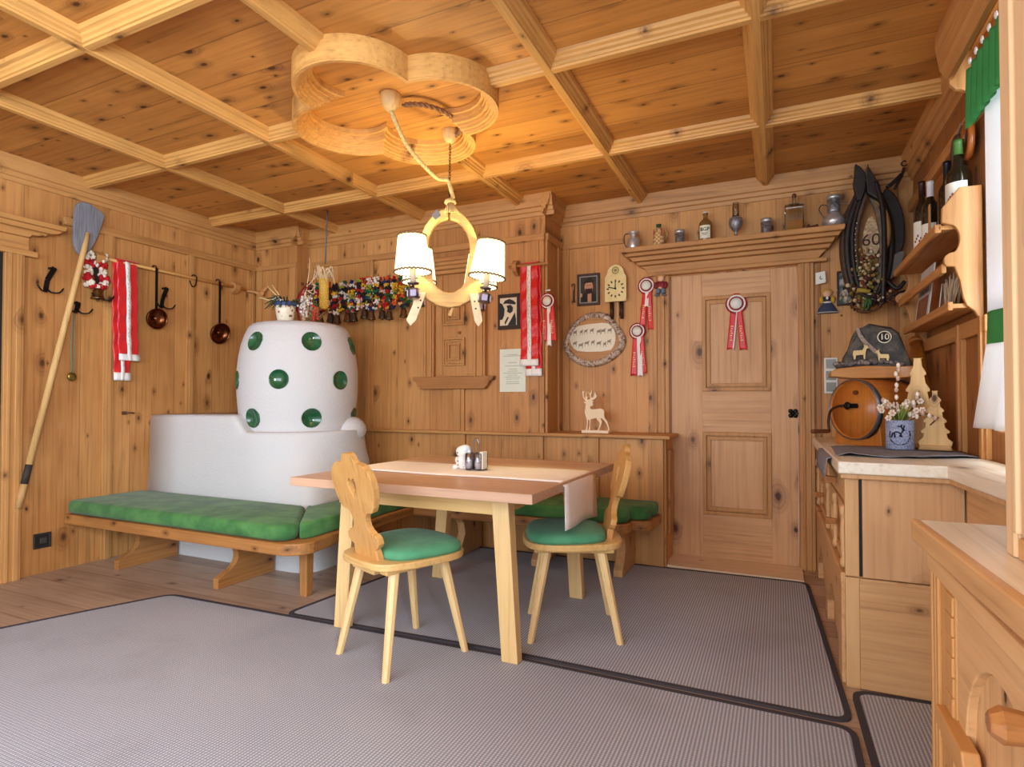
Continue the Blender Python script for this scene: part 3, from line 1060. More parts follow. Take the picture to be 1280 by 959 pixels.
# ================================================================== LOW CABINETS
CBZ, CBY, CBX = pine('Z', 'Y', 0, .35, 'cab'), pine('Y', 'Z', 0, .3, 'cab'), pine('Z', 'X', 0, .45, 'cab')
CBH = pine('X', 'Z', 0, .45, 'cab')
TOPX = pine('Y', 'X', 0, .15, 'top', rough=.35)
KNOB = wood('knob_wood', (176, 118, 68), (122, 74, 40), 'X', 'Y', 0, 0, .25)
cab = thing('low_cabinet', 'pine low cabinet with turned pillars and arched doors beside the door', 'cabinet', (.5, 3.4, 0))
b = MB()
b.box(.255, .77, 2.64, 4.30, .0, .825)
b.build('body', CBX, cab)
MB().box(.237, .285, 2.625, 2.66, .435, .825).build('corner_post', CBZ, cab, bevel=.003)
MB().box(.237, .285, 2.625, 2.66, .0, .43).build('corner_post', CBZ, cab, bevel=.003)
MB().box(.296, .62, 2.622, 2.645, .435, .825).build('end_panel', pine('Z', 'X', 0, .5, 'door'), cab, bevel=.002)
MB().box(.285, .62, 2.622, 2.645, .004, .43).build('end_panel', pine('X', 'Z', 0, .5, 'cab'), cab, bevel=.002)
MB().box(.278, .296, 2.634, 2.642, .435, .825).build('gap_shade', BLACK, cab)  # black strip paints the shade between post and panel
MB().prism([(2.66, 0), (2.80, 0), (2.80, .10)] + [(2.80 + k * .06, .10 + .16 * math.sin(PI * k / 10)) for k in range(1, 10)] + [(3.40, .10), (3.40, 0), (3.55, 0), (3.55, .10)] + [(3.55 + k * .06, .10 + .16 * math.sin(PI * k / 10)) for k in range(1, 10)] + [(4.15, .10), (4.15, 0), (4.30, 0), (4.30, .40), (2.66, .40)], 'x', .225, .257).build('plinth', CBY, cab, bevel=.004)
MB().box(.222, .257, 2.65, 4.30, .40, .44).build('plinth_rail', CBY, cab, bevel=.005)
for y0, y1 in ((2.70, 3.42), (3.50, 4.22)):
    dr = MB()
    dr.prism([(y0, .45), (y1, .45), (y1, .70), (y0, .70)], 'x', .240, .257, holes=[[(y0 + .1, .48), (y1 - .1, .48)] + arc((y0 + y1) / 2, .58, (y1 - y0) / 2 - .1, 0, 180, 12, .09)])
    o = dr.build('cabinet_door', CBZ, cab, bevel=.003)
    kb = MB().bar((.24, y0 + .32, .575), (.195, y0 + .32, .575), .022, .022, .03, .03).build('knob', KNOB, o, bevel=.004)
    o = MB().box(.240, .257, y0, y1, .715, .815).build('drawer', CBY, cab, bevel=.003)
    MB().bar((.24, y0 + .30, .765), (.195, y0 + .30, .765), .024, .024, .034, .034).build('knob', KNOB, o, bevel=.004)
for y in (2.695, 3.46, 4.24, 3.06):
    pr = [(.008, .45), (.014, .46), (.014, .48), (.008, .49), (.011, .53), (.013, .58), (.010, .64), (.008, .655), (.014, .665), (.014, .69), (.008, .70)]
    MB().lathe(pr, (.238, y, 0), 10).build('turned_pillar', CBZ, cab)
ct = thing('worktop', 'pine worktop on the low cabinet and along the window, its colour paled for daylight', 'worktop', (.5, 3.0, .83))
topP = [(.212, 2.585), (.555, 2.555), (.59, 1.85), (.60, 1.42), (.77, 1.42), (.77, 4.30), (.205, 4.30)]
MB().prism(topP, 'z', .838, .885).build('top_board', TOPX, ct, bevel=.006)
MB().prism([(.222, 2.60), (.565, 2.575), (.60, 1.85), (.61, 1.43), (.765, 1.43), (.765, 4.30), (.215, 4.30)], 'z', .818, .838).build('edge_moulding', CBX, ct, bevel=.004)
rc_ = thing('window_radiator_cover', 'pine panel with arched cut-outs under the window', 'radiator cover', (.68, 2.0, 0))
m = MB()
holes = [[(y0, .10), (y0 + .34, .10), (y0 + .34, .60)] + arc(y0 + .17, .60, .17, 10, 170, 10, .11) + [(y0, .60)] for y0 in (1.56, 2.12)]
m.prism([(1.43, 0), (2.60, 0), (2.60, .818), (1.43, .818)], 'x', .62, .645, holes=holes)
m.build('front_panel', CBY, rc_, bevel=.003)
MB().box(.70, .72, 1.45, 2.58, 0, .80).build('back_panel', plain('recess_shade', (60, 36, 22), .8), rc_)  # dark colour paints the shade behind the arched cut-outs

# near cabinet with the big knob
nc = thing('front_cabinet', 'pine cabinet with an arched door and faceted knob at the right edge', 'cabinet', (.5, .7, 0))
MB().box(.29, .77, -.35, 1.35, .0, .825).build('body', CBX, nc)
pf = MB().box(.268, .30, 1.20, 1.37, .0, .825)
for k in range(3):
    pf.box(.262, .27, 1.335 - k * .022, 1.347 - k * .022, .0, .80)
pf.build('corner_post', pine('Z', 'Y', 0, .2, 'trim'), nc, bevel=.003)
cv = MB()
for k in range(22):
    z = .04 + k * .034
    w_ = .004 * (k % 3)
    cv.prism([(1.205, z), (1.256 - w_, z), (1.250, z + .010), (1.258, z + .020), (1.256, z + .0335), (1.205, z + .0335)], 'x', .2635 + .001 * (k % 2), .27)
cv.build('carved_strip', pine('Z', 'Y', 0, .2, 'trim'), nc, bevel=.003)
MB().box(.262, .30, -.35, 1.37, .795, .828).build('top_rail', CBY, nc, bevel=.004)
dm = MB()
ay0, ay1, az = .84, 1.155, .575
hole = [(ay1, .05), (ay1, az)] + arc((ay0 + ay1) / 2, az, (ay1 - ay0) / 2, 0, 180, 18, .163)[1:-1] + [(ay0, az), (ay0, .05)]
dm.prism([(.45, .03), (1.195, .03), (1.195, .79), (.45, .79)], 'x', .270, .290, holes=[hole])
ndoor = dm.build('cabinet_door', pine('Y', 'Z', 0, .3, 'cab'), nc, bevel=.004)
MB().box(.283, .292, ay0 - .01, ay1 + .01, .04, .76).build('arch_panel', pine('Z', 'Y', 0, .25, 'cab'), ndoor)
cap = MB().prism([(1.255, .552), (1.09, .552), (1.09, .567), (1.10, .585), (1.255, .585)], 'x', .25, .275).prism([(1.25, .53), (1.11, .53), (1.11, .552), (1.25, .552)], 'x', .256, .275)
cap.build('capital', pine('Y', 'Z', 0, .2, 'trim'), ndoor, bevel=.003)
pil = MB().box(.262, .275, 1.115, 1.18, .04, .53)
pil.build('pilaster', pine('Z', 'Y', 0, .2, 'trim'), ndoor, bevel=.003)
kn = MB()
def kring(x, r):
    return [(x, .836 + .62 * r * math.cos(PI / 8 + k * PI / 4), .752 + .62 * r * math.sin(PI / 8 + k * PI / 4)) for k in range(8)]
ringsK = [kring(.275, .016), kring(.262, .016), kring(.25, .030), kring(.228, .034), kring(.216, .020)]
vs = [p for r in ringsK for p in r]
fs = [tuple(reversed(range(8))), tuple(range(32, 40))]
for i in range(4):
    for k in range(8):
        fs.append((i * 8 + k, i * 8 + (k + 1) % 8, (i + 1) * 8 + (k + 1) % 8, (i + 1) * 8 + k))
kn.add(vs, fs).build('knob', KNOB, ndoor, bevel=.002)
nt = thing('front_worktop', 'pine worktop, paled for window light, with a honey-coloured edge at the right, nearest the camera', 'worktop', (.5, .9, .83))
MB().prism([(.243, 1.39), (.775, 1.39), (.775, -.35), (.28, -.35), (.256, .85)], 'z', .845, .885).build('top_board', TOPX, nt, bevel=.007)
MB().prism([(.240, 1.393), (.258, 1.393), (.274, .85), (.298, -.35), (.28, -.35), (.254, .85)], 'z', .843, .8855).build('edge_strip', pine('Y', 'X', 0, .3, 'cab', rough=.35), nt, bevel=.005)
MB().prism([(.262, 1.375), (.775, 1.375), (.775, -.35), (.295, -.35), (.275, .85)], 'z', .826, .846).build('under_moulding', CBY, nt, bevel=.003)

# tall cupboard post standing on the near worktop
hu = thing('worktop_hutch', 'pale pine hutch upright standing on the nearest worktop at the right edge', 'hutch', (.5, .9, .886))
PZ = wood('pale_pine_post', (232, 198, 156), (206, 166, 122), 'Z', 'Y', 0, .25, .5)
MB().box(.33, .77, 1.115, 1.136, .886, 2.585).build('side_panel', PZ, hu)
MB().prism([(.320, 1.138), (.320, 1.108), (.324, 1.103), (.324, 1.098), (.345, 1.098), (.345, 1.138)], 'z', .886, 2.585).build('front_stile', PZ, hu, bevel=.002)
MB().prism([(.316, 1.097), (.316, 1.083), (.321, 1.080), (.321, 1.066), (.317, 1.062), (.317, .2), (.345, .2), (.345, 1.097)], 'z', .925, 2.585).build('front_panel', PZ, hu, bevel=.002)
MB().box(.322, .345, .2, 1.096, .886, .918).build('bottom_rail', CBY, hu, bevel=.003)
# ================================================================== CHANDELIER
ZC = CEIL_Z
YOKE = wood('yoke_wood', (208, 170, 108), (174, 128, 70), 'X', 'Z', 0, .25, .45)
TURN = wood('turned_wood', (222, 186, 128), (190, 146, 90), 'Z', 'X', 0, 0, .45)
ROPE = plain('hemp_rope', (212, 184, 128), 0.9, noise=.7, nscale=120, c2=(160, 128, 78))
OLDROPE = plain('brown_rope', (150, 108, 74), 0.9, noise=.7, nscale=120, c2=(96, 62, 40))
PEWT = plain('lantern_metal', (120, 106, 104), 0.35, 0.8, noise=.6, nscale=50, c2=(70, 56, 54))
CA = math.radians(30.8)
CP = Vector((-1.652, 2.765, 0))
chd = thing('yoke_chandelier', 'chandelier made from a wooden ox yoke with four white shades, hanging above the table', 'chandelier', (CP.x, CP.y, 1.65), CA)
Z0 = 1.65
RM = Matrix.Translation((CP.x, CP.y, 0)) @ Matrix.Rotation(CA, 4, 'Z')
def L(x, y, z):          # yoke-local offsets with absolute height
    return (x, y, z - Z0)
def wpt(x, y, z):        # the same as a world point
    return RM @ Vector((x, y, z))
def inv(p):              # world point to the chandelier's local frame
    q = RM.inverted() @ Vector(p)
    return (q.x, q.y, q.z - Z0)


# two halves of the arch, with a gap at the top, and the cross piece below
def arch_half(s):
    out = [(.006, 2.185), (.05, 2.172), (.095, 2.135), (.135, 2.075), (.157, 2.0), (.163, 1.93), (.165, 1.86), (.172, 1.78), (.172, 1.745)]
    inn = [(.085, 1.745), (.090, 1.80), (.100, 1.87), (.112, 1.93), (.114, 1.98), (.105, 2.03), (.082, 2.08), (.05, 2.115), (.006, 2.132)]
    return [(s * x, z - Z0) for x, z in [(p.x, p.y) for p in spline([(a, b, 0) for a, b in out], 4)] + [(p.x, p.y) for p in spline([(a, b, 0) for a, b in inn], 4)]]
for s in (-1, 1):
    MB().prism(arch_half(s), 'y', -.022, .022).build('yoke_arch', YOKE, chd, local=True, bevel=.006)
MB().prism([(-.076, 2.118 - Z0), (-.046, 2.142 - Z0), (-.064, 2.178 - Z0), (-.098, 2.142 - Z0)], 'y', -.024, .024).build('iron_band', plain('iron_band', (110, 108, 116), .5, .6), chd, local=True)
low = [(-.19, 1.752), (-.172, 1.775), (-.085, 1.775), (-.066, 1.745), (-.03, 1.722), (0, 1.716), (.03, 1.722), (.066, 1.745), (.085, 1.775), (.172, 1.775), (.19, 1.752),
       (.182, 1.716), (.155, 1.70), (.11, 1.672), (.06, 1.644), (0, 1.634), (-.06, 1.644), (-.11, 1.672), (-.155, 1.70), (-.182, 1.716)]
MB().prism([(x, z - Z0) for x, z in low], 'y', -.026, .026).build('yoke_cross_piece', YOKE, chd, local=True, bevel=.006)
for s, x, tilt in ((-1, -.145, .06), (1, .135, -.03)):
    t = [(-.024, 1.712), (.022, 1.712), (.022 - tilt * .9, 1.56), (-.003 - tilt, 1.528), (-.026 - tilt, 1.56)]
    tg = MB().prism([(x + a, z - Z0) for a, z in t], 'y', -.045, -.030).build('yoke_tongue', plain('pale_tongue', (232, 212, 178), .6, noise=.4, nscale=20, c2=(206, 178, 134)), chd, local=True, bevel=.003)
    for zz in (1.668, 1.628):
        MB().ball((x - tilt * .3 * (1.70 - zz) / .06, -.046, zz - Z0), (.005, .002, .005), 8).build('peg_hole', BLACK, tg, local=True)
MB().prism([(.012, 1.637 - Z0), (.028, 1.637 - Z0), (.012, 1.588 - Z0), (-.008, 1.596 - Z0)], 'y', -.012, .012).build('yoke_peg', YOKE, chd, local=True, bevel=.003)

SHADE = NT('lamp_shade_parchment')
SHADE.t.nodes.remove(SHADE.b)
em = SHADE.n('ShaderNodeEmission'); em.inputs[0].default_value = lin((255, 238, 200)) + (1,); em.inputs[1].default_value = 1.25
trl = SHADE.n('ShaderNodeBsdfTranslucent'); trl.inputs[0].default_value = lin((170, 146, 104)) + (1,)
ad = SHADE.n('ShaderNodeAddShader')
SHADE.t.links.new(em.outputs[0], ad.inputs[0]); SHADE.t.links.new(trl.outputs[0], ad.inputs[1])
SHADE.t.links.new(ad.outputs[0], SHADE.t.nodes['Material Output'].inputs[0])
SHM = SHADE.m
TRIM = plain('scalloped_trim', (120, 98, 70), .8)
def lamp(x, y, zb, lean):
    M = Matrix.Translation(L(x, y, zb)) @ Matrix.Rotation(lean, 4, 'Y')
    def put(m, name, mat, par=chd, **k):
        m.v = [M @ p for p in m.v]
        return m.build(name, mat, par, local=True, **k)
    # lantern body, candle, shade
    b = MB().lathe([(.028, -.085), (.034, -.08), (.034, -.035), (.028, -.03)], (0, 0, 0), 8)
    b.lathe([(.006, -.03), (.006, -.012), (.03, -.008), (.032, .0), (.012, .002)], (0, 0, 0), 16)
    body = put(b, 'lantern', PEWT)
    g_ = MB()
    for k in range(4):
        a = CA * 0 + PI / 4 * 0 + k * PI / 2
        c_, s_ = math.cos(a), math.sin(a)
        g_.bar((c_ * .031, s_ * .031, -.075), (c_ * .031, s_ * .031, -.042), .03, .006, up=(c_, s_, 0))
    put(g_, 'lantern_pane', plain('lilac_pane', (170, 160, 190), .2), body)
    put(MB().lathe([(.014, .0), (.0155, .002), (.0155, .075), (.012, .078)], (0, 0, 0), 14), 'candle_sleeve', plain('candle_sleeve', (176, 160, 140), .7))
    sh_ = MB().lathe([(.098, .055), (.096, .06), (.074, .245), (.072, .245), (.094, .058)], (0, 0, 0), 40, ring=True)
    shade = put(sh_, 'lamp_shade', SHM)
    for r, z, nn, am in ((.099, .055, 28, .006), (.0755, .247, 22, .005)):
        pts = [(r * math.cos(2 * PI * k / (nn * 4)), r * math.sin(2 * PI * k / (nn * 4)), z + am * abs(math.sin(PI * k / 4))) for k in range(nn * 4)]
        put(MB().tube(pts, .0048, 5, closed=True), 'shade_trim', TRIM, shade)
    l = bpy.data.lights.new('lamp_light', 'POINT')
    l.energy, l.color, l.shadow_soft_size = 5.5, (1.0, .82, .40), .025
    o = bpy.data.objects.new('lamp_light', l)
    o.parent = chd
    o.location = M @ Vector((0, 0, .20))
    col.objects.link(o)
    bulb = MB().ball((0, 0, .13), (.018, .018, .03), 12)
    bl = put(bulb, 'bulb', plain('warm_bulb', (255, 240, 210), .5, emit=8.0, ecol=(255, 214, 150)))
    return M


for x, y, zb, ln in ((-.190, -.11, 1.750, -.03), (.196, -.11, 1.732, .12), (-.172, .15, 1.748, 0.0), (.178, .15, 1.728, .04)):
    lamp(x, y, zb, ln)
    s = 1 if x > 0 else -1
    MB().tube([L(s * .16, 0, 1.735), L((s * .16 + x) / 2, y * .5, 1.69), L(x, y, 1.672)], .006, 8).build('lamp_arm', PEWT, chd, local=True)

# ceiling cups, hemp rope and chain
c1 = Vector((CX + .02, CY - .05, ZC))
c2 = Vector((-1.668, 2.80, ZC))
def cup(p, r, h):
    M = Matrix.Translation(p)
    m = MB().lathe([(r * .98, 0), (r, -.004), (r * .97, -.03), (r * .75, -h * .7), (r * .42, -h * .95), (r * .2, -h)], p, 20)
    m.v = [Vector(q) for q in m.v]
    return m
for p, r, h in ((c1, .052, .085), (c2, .046, .075)):
    m = cup(p, r, h)
    m.v = [Vector(inv(q)) for q in m.v]
    m.build('ceiling_cup', TURN, chd, local=True)
topz = 2.235
pts = spline([inv(c1 - Vector((0, 0, .075))), inv(c1 + Vector((.01, .03, -.13))), inv((-1.735, 2.50, 2.435)), inv((-1.69, 2.68, 2.345)), inv((-1.655, 2.745, 2.345)),
              inv((CP.x + .012, CP.y - .005, 2.30)), inv((CP.x + .022, CP.y, 2.25)), inv((CP.x + .012, CP.y, 2.215))], 8)
def twist(pts, r, strands, turns, mat, name):
    m = MB()
    n = len(pts)
    for s in range(strands):
        q = []
        for i, p in enumerate(pts):
            d = (pts[min(i + 1, n - 1)] - pts[max(i - 1, 0)]).normalized()
            u = d.cross(Vector((0.13, .21, .97))).normalized()
            w = d.cross(u)
            a = 2 * PI * (s / strands + turns * i / (n - 1))
            q.append(p + (u * math.cos(a) + w * math.sin(a)) * r * .55)
        m.tube(q, r * .62, 6)
    return m.build(name, mat, chd, local=True)
dense = []
for i in range(len(pts) - 1):
    for k in range(3):
        dense.append(pts[i].lerp(pts[i + 1], k / 3))
dense.append(pts[-1])
twist(dense, .0105, 3, 26, ROPE, 'rope')
ring = []
d = c2 - c1
for k in range(61):
    t = k / 60
    a = PI * t
    side = Vector((d.y, -d.x, 0)).normalized()
    mid = (c1 + c2) / 2 + Vector((.03, .03, 0))
    ring.append(Vector(inv(mid - d.normalized() * math.cos(a) * .20 + side * math.sin(a) * .13 - Vector((0, 0, .035)))))
twist(ring, .012, 2, 9, OLDROPE, 'rope')
ch = MB()
za, zb_ = ZC - .075, 2.20
nl = 22
for k in range(nl):
    z = za + (zb_ - za) * (k + .5) / nl
    x, y = c2.x + (CP.x - c2.x) * k / nl, c2.y + (CP.y - c2.y) * k / nl
    hh = abs(zb_ - za) / nl * .68
    lk = []
    for j in range(10):
        a = 2 * PI * j / 10
        u, v = .006 * math.cos(a), hh * math.sin(a)
        lk.append(inv((x + (u if k % 2 else 0), y + (0 if k % 2 else u), z + v)))
    ch.tube(lk, .0019, 5, closed=True)
ch.build('chain', plain('chain_iron', (92, 68, 48), .4, .9), chd, local=True)
tl = MB()
tl.lathe([(.012, .0), (.03, -.01), (.034, -.025), (.02, -.04), (.012, -.045)], inv((CP.x + .006, CP.y, 2.245)), 12)
for k in range(40):
    a = 2 * PI * k / 40
    r1 = .018 + .004 * (k % 3)
    p0 = Vector(inv((CP.x + .006, CP.y, 2.215))) + Vector((math.cos(a) * r1 * .6, math.sin(a) * r1 * .6 - .012, 0))
    p1 = p0 + Vector((math.cos(a) * .028 + .012, math.sin(a) * .02 - .012, -.058 - .012 * random.random()))
    tl.tube([p0, p1], .0028, 4)
tl.build('rope_tassel', ROPE, chd, local=True)
# ================================================================== LEFT WALL
# baker's peel leaning on the wall
GREYW = wood('weathered_wood', (150, 150, 158), (26, 24, 26), 'Z', 'Y', 0, .2, .8, gs=3.2)
pe = thing('bread_peel', 'old wooden bread peel with a grey weathered blade leaning on the left wall', 'bread peel', (-4.27, 2.0, 0))
a = Vector((-4.285, 2.365, 2.30)); dshaft = (Vector((-4.31, 2.008, .455)) - Vector((-4.275, 2.345, 2.16))).normalized()
bl = [(2.372, 2.485), (2.315, 2.465), (2.300, 2.40), (2.293, 2.22), (2.305, 2.16), (2.325, 2.12), (2.352, 2.11), (2.39, 2.14), (2.42, 2.20), (2.455, 2.29), (2.485, 2.40), (2.488, 2.435), (2.43, 2.463)]
MB().prism(smooth_poly(bl, 1), 'x', -4.318, -4.292).build('blade', GREYW, pe, bevel=.004)
MB().tube([(-4.277, 2.372, 2.27), (-4.272, 2.345, 2.14), (-4.30, 2.06, .72)], [.012, .018, .020], 8).build('shaft', wood('peel_shaft', (222, 180, 118), (182, 134, 76), 'Z', 'Y', 0, 0, .6), pe)
MB().tube([(-4.30, 2.06, .72), (-4.303, 2.036, .60)], .0203, 8).build('scorched_band', plain('scorched', (52, 44, 40), .7), pe)
MB().tube([(-4.303, 2.036, .60), (-4.307, 2.01, .455)], [.020, .019], 8).build('shaft_end', wood('peel_shaft_end', (200, 160, 104), (150, 104, 56), 'Z', 'Y', 0, 0, .6), pe)

# hooks of bent iron
def hook(label, y, z, h, lean=.0):
    t = thing('coat_hook', label, 'hook', (LX, y, z), group='wrought iron coat hooks')
    x = LX + .03
    m = MB()
    m.box(LX, x, y - .012, y + .022, z + h - .014, z + h)
    m.bar((x, y + .012, z + h), (x + .012, y - lean, z + h * .45), .03, .006, up=(1, 0, 0))
    m.bar((x + .012, y - lean, z + h * .45), (x, y - lean - .004, z), .028, .006, up=(1, 0, 0))
    m.build('hook_plate', IRON, t)
    for s in (-1, 1):
        c = MB().tube(spline([(x, y - lean, z + .03), (x + .03, y - lean + s * .012, z - .005), (x + .05, y - lean + s * .05, z - .004), (x + .052, y - lean + s * .075, z + .028)], 5), [.0052] * 15 + [.004], 6)
        c.build('prong', IRON, t)
hook('black double iron hook nearest the left door frame', 2.19, 1.835, .165, .035)
hook('black iron hook half hidden behind the bread peel, holding a hanging ladle', 2.335, 1.725, .07)
hook('black iron hook below the red and white fringed bell strap', 2.475, 1.838, .07)
hook('black double iron hook between the two copper pans', 2.965, 1.845, .16, .03)

# little ladle with a brass disc on the cord
lt_ = thing('hanging_skimmer', 'thin green-grey skimmer with a small brass disc hanging below the hidden hook', 'skimmer', (-4.32, 2.31, 1.28))
MB().tube([(-4.325, 2.316, 1.72), (-4.325, 2.303, 1.5), (-4.325, 2.31, 1.31)], [.004, .006, .005], 6).tube([(-4.32, 2.322, 1.72), (-4.32, 2.322, 1.5), (-4.32, 2.316, 1.31)], .003, 6).build('handle', plain('grey_green_cord', (128, 128, 100), .6), lt_)
MB().ball((-4.325, 2.31, 1.285), (.012, .030, .030), 14).build('disc', plain('old_brass_disc', (126, 104, 48), .35, .8), lt_)

# red and white fringed bell strap
def tufts(m_by, colors, center_fn, n, r0, rng):
    for i in range(n):
        p = center_fn(i)
        m_by[colors[rng.randrange(len(colors))]].ball(p, (r0 * rng.uniform(.8, 1.25), r0 * rng.uniform(.8, 1.25), r0 * rng.uniform(.9, 1.4)), 6)
rng = random.Random(4)
WOOL = {'red': plain('wool_red', (176, 20, 28), .95), 'white': plain('wool_white', (226, 214, 196), .95), 'green': plain('wool_green', (24, 92, 56), .95),
        'yellow': plain('wool_yellow', (220, 168, 36), .95), 'blue': plain('wool_blue', (36, 44, 92), .95), 'pink': plain('wool_pink', (222, 172, 160), .95),
        'dark': plain('wool_dark', (42, 30, 34), .95), 'orange': plain('wool_orange', (216, 92, 40), .95), 'lime': plain('wool_lime', (150, 150, 44), .95)}
def bell(m, c, r, h):
    m.lathe([(r * .2, h), (r * .45, h * .97), (r * .62, h * .8), (r * .72, h * .4), (r * .92, h * .08), (r, 0), (r * .93, 0), (r * .8, h * .1)], c, 18)
    m.ball((c[0], c[1], c[2] - .004), r * .28, 8)
    return m
bs = thing('bell_strap', 'red and white fringed strap with one brass bell hanging beside the peel', 'bell strap', (-4.30, 2.45, 1.84))
MB().box(-4.345, -4.325, 2.43, 2.475, 1.92, 2.15).build('leather_strap', plain('black_leather', (34, 26, 26), .5), bs)
mm = {k: MB() for k in ('red', 'white')}
for side, yc in ((0, 2.405), (1, 2.495)):
    for k in range(9):
        z = 2.14 - k * .026
        c = 'red' if (k // 2 + side * 0) % 2 else 'white'
        for q in range(10):
            mm[c].ball((-4.322 + rng.uniform(-.012, .02), yc + rng.uniform(-.022, .022), z + rng.uniform(-.012, .012)), rng.uniform(.011, .016), 6)
for k in range(14):
    a = PI * k / 13
    c = 'red' if k % 4 < 2 else 'white'
    for q in range(7):
        mm[c].ball((-4.30 + rng.uniform(-.012, .012), 2.452 - .06 * math.cos(a) + rng.uniform(-.012, .012), 1.985 - .075 * math.sin(a) + rng.uniform(-.012, .012)), rng.uniform(.012, .016), 6)
mm['red'].build('red_fringe', WOOL['red'], bs)
mm['white'].build('white_fringe', WOOL['white'], bs)
em_ = MB()
for k in range(5):
    a = 2 * PI * k / 5
    em_.ball((-4.318, 2.452 + .014 * math.cos(a), 2.08 + .014 * math.sin(a)), (.005, .011, .011), 8)
em_.build('white_flower', WHITE, bs)
bell(MB(), (-4.30, 2.452, 1.832), .045, .075).build('bell', BRASS, bs)

# pole rack with pans
MW = pine('Y', 'Z', 0, .2, 'beam')
rk = thing('hanging_pole', 'thin wooden pole on brackets along the left wall, carrying pans and a ribbon', 'pole rack', (-4.3, 3.1, 2.1))
MB().tube([(-4.315, 2.46, 2.128), (-4.315, 3.70, 2.118)], .0115, 10).build('pole', MW, rk)
for y in (2.475, 3.60):
    MB().prism(smooth_poly([(LX, 2.06), (LX + .03, 2.07), (LX + .07, 2.105), (LX + .07, 2.15), (LX + .02, 2.17), (LX, 2.17)], 1), 'y', y - .03, y + .03).build('bracket', pine('Y', 'Z', 0, .3, 'trim'), rk, bevel=.004)
fk = thing('forked_peg', 'forked branch peg in the left corner at the end of the pole', 'wooden peg', (-4.25, 3.81, 2.1))
MB().tube(spline([(-4.33, 3.72, 2.11), (-4.29, 3.765, 2.105), (-4.24, 3.80, 2.10), (-4.18, 3.815, 2.15)], 5), [.012] * 6 + [.014] * 5 + [.016] * 4 + [.008], 8).tube(spline([(-4.28, 3.78, 2.10), (-4.23, 3.80, 2.06), (-4.17, 3.81, 2.045)], 5), [.012] * 8 + [.010] * 2 + [.008], 8).ball((-4.235, 3.80, 2.10), (.035, .02, .035), 10).build('branch', pine('X', 'Z', 0, .2, 'wall'), fk)
def pan(label, y, zt, zc, r, tilt):
    t = thing('copper_pan', label, 'pan', (-4.28, y, zc), group='old copper pans on the pole')
    x = -4.30
    MB().bar((x, y, zt), (x, y, zc + r * .9), .018, .006, up=(1, 0, 0)).tube(spline([(x, y, zt - .002), (x - .004, y - .005, zt + .014), (x - .016, y - .014, zt + .017), (x - .03, y - .016, zt + .008)], 4), .005, 6).build('handle', IRON, t)
    M = Matrix.Rotation(math.radians(90 + tilt), 4, 'Y') @ Matrix.Rotation(0, 4, 'Z')
    bowl = [(r, .0), (r * 1.03, -.004), (r * 1.0, -.02), (r * .86, -.042), (r * .5, -.056), (0, -.058), (0, -.052), (r * .5, -.050), (r * .82, -.037), (r * .94, -.016), (r * .96, 0)]
    MB().lathe(bowl, (x + .02, y, zc), 28, M, ring=True).build('bowl', COPPER, t)
pan('old copper pan with an iron handle, hanging next to the red ribbon', 2.872, 2.135, 1.745, .078, 12)
pan('dark copper pan with an iron handle, hanging on the pole nearest the stove', 3.424, 2.135, 1.69, .088, 18)
sh_ = thing('s_hook', 'black iron S-shaped hook on the pole between the pans', 'hook', (-4.3, 3.19, 2.1))
MB().tube(spline([(-4.325, 3.175, 2.13), (-4.318, 3.19, 2.148), (-4.30, 3.205, 2.13), (-4.295, 3.195, 2.07), (-4.29, 3.165, 2.045), (-4.285, 3.14, 2.07), (-4.285, 3.135, 2.09)], 5), .005, 6).build('hook_bar', IRON, sh_)

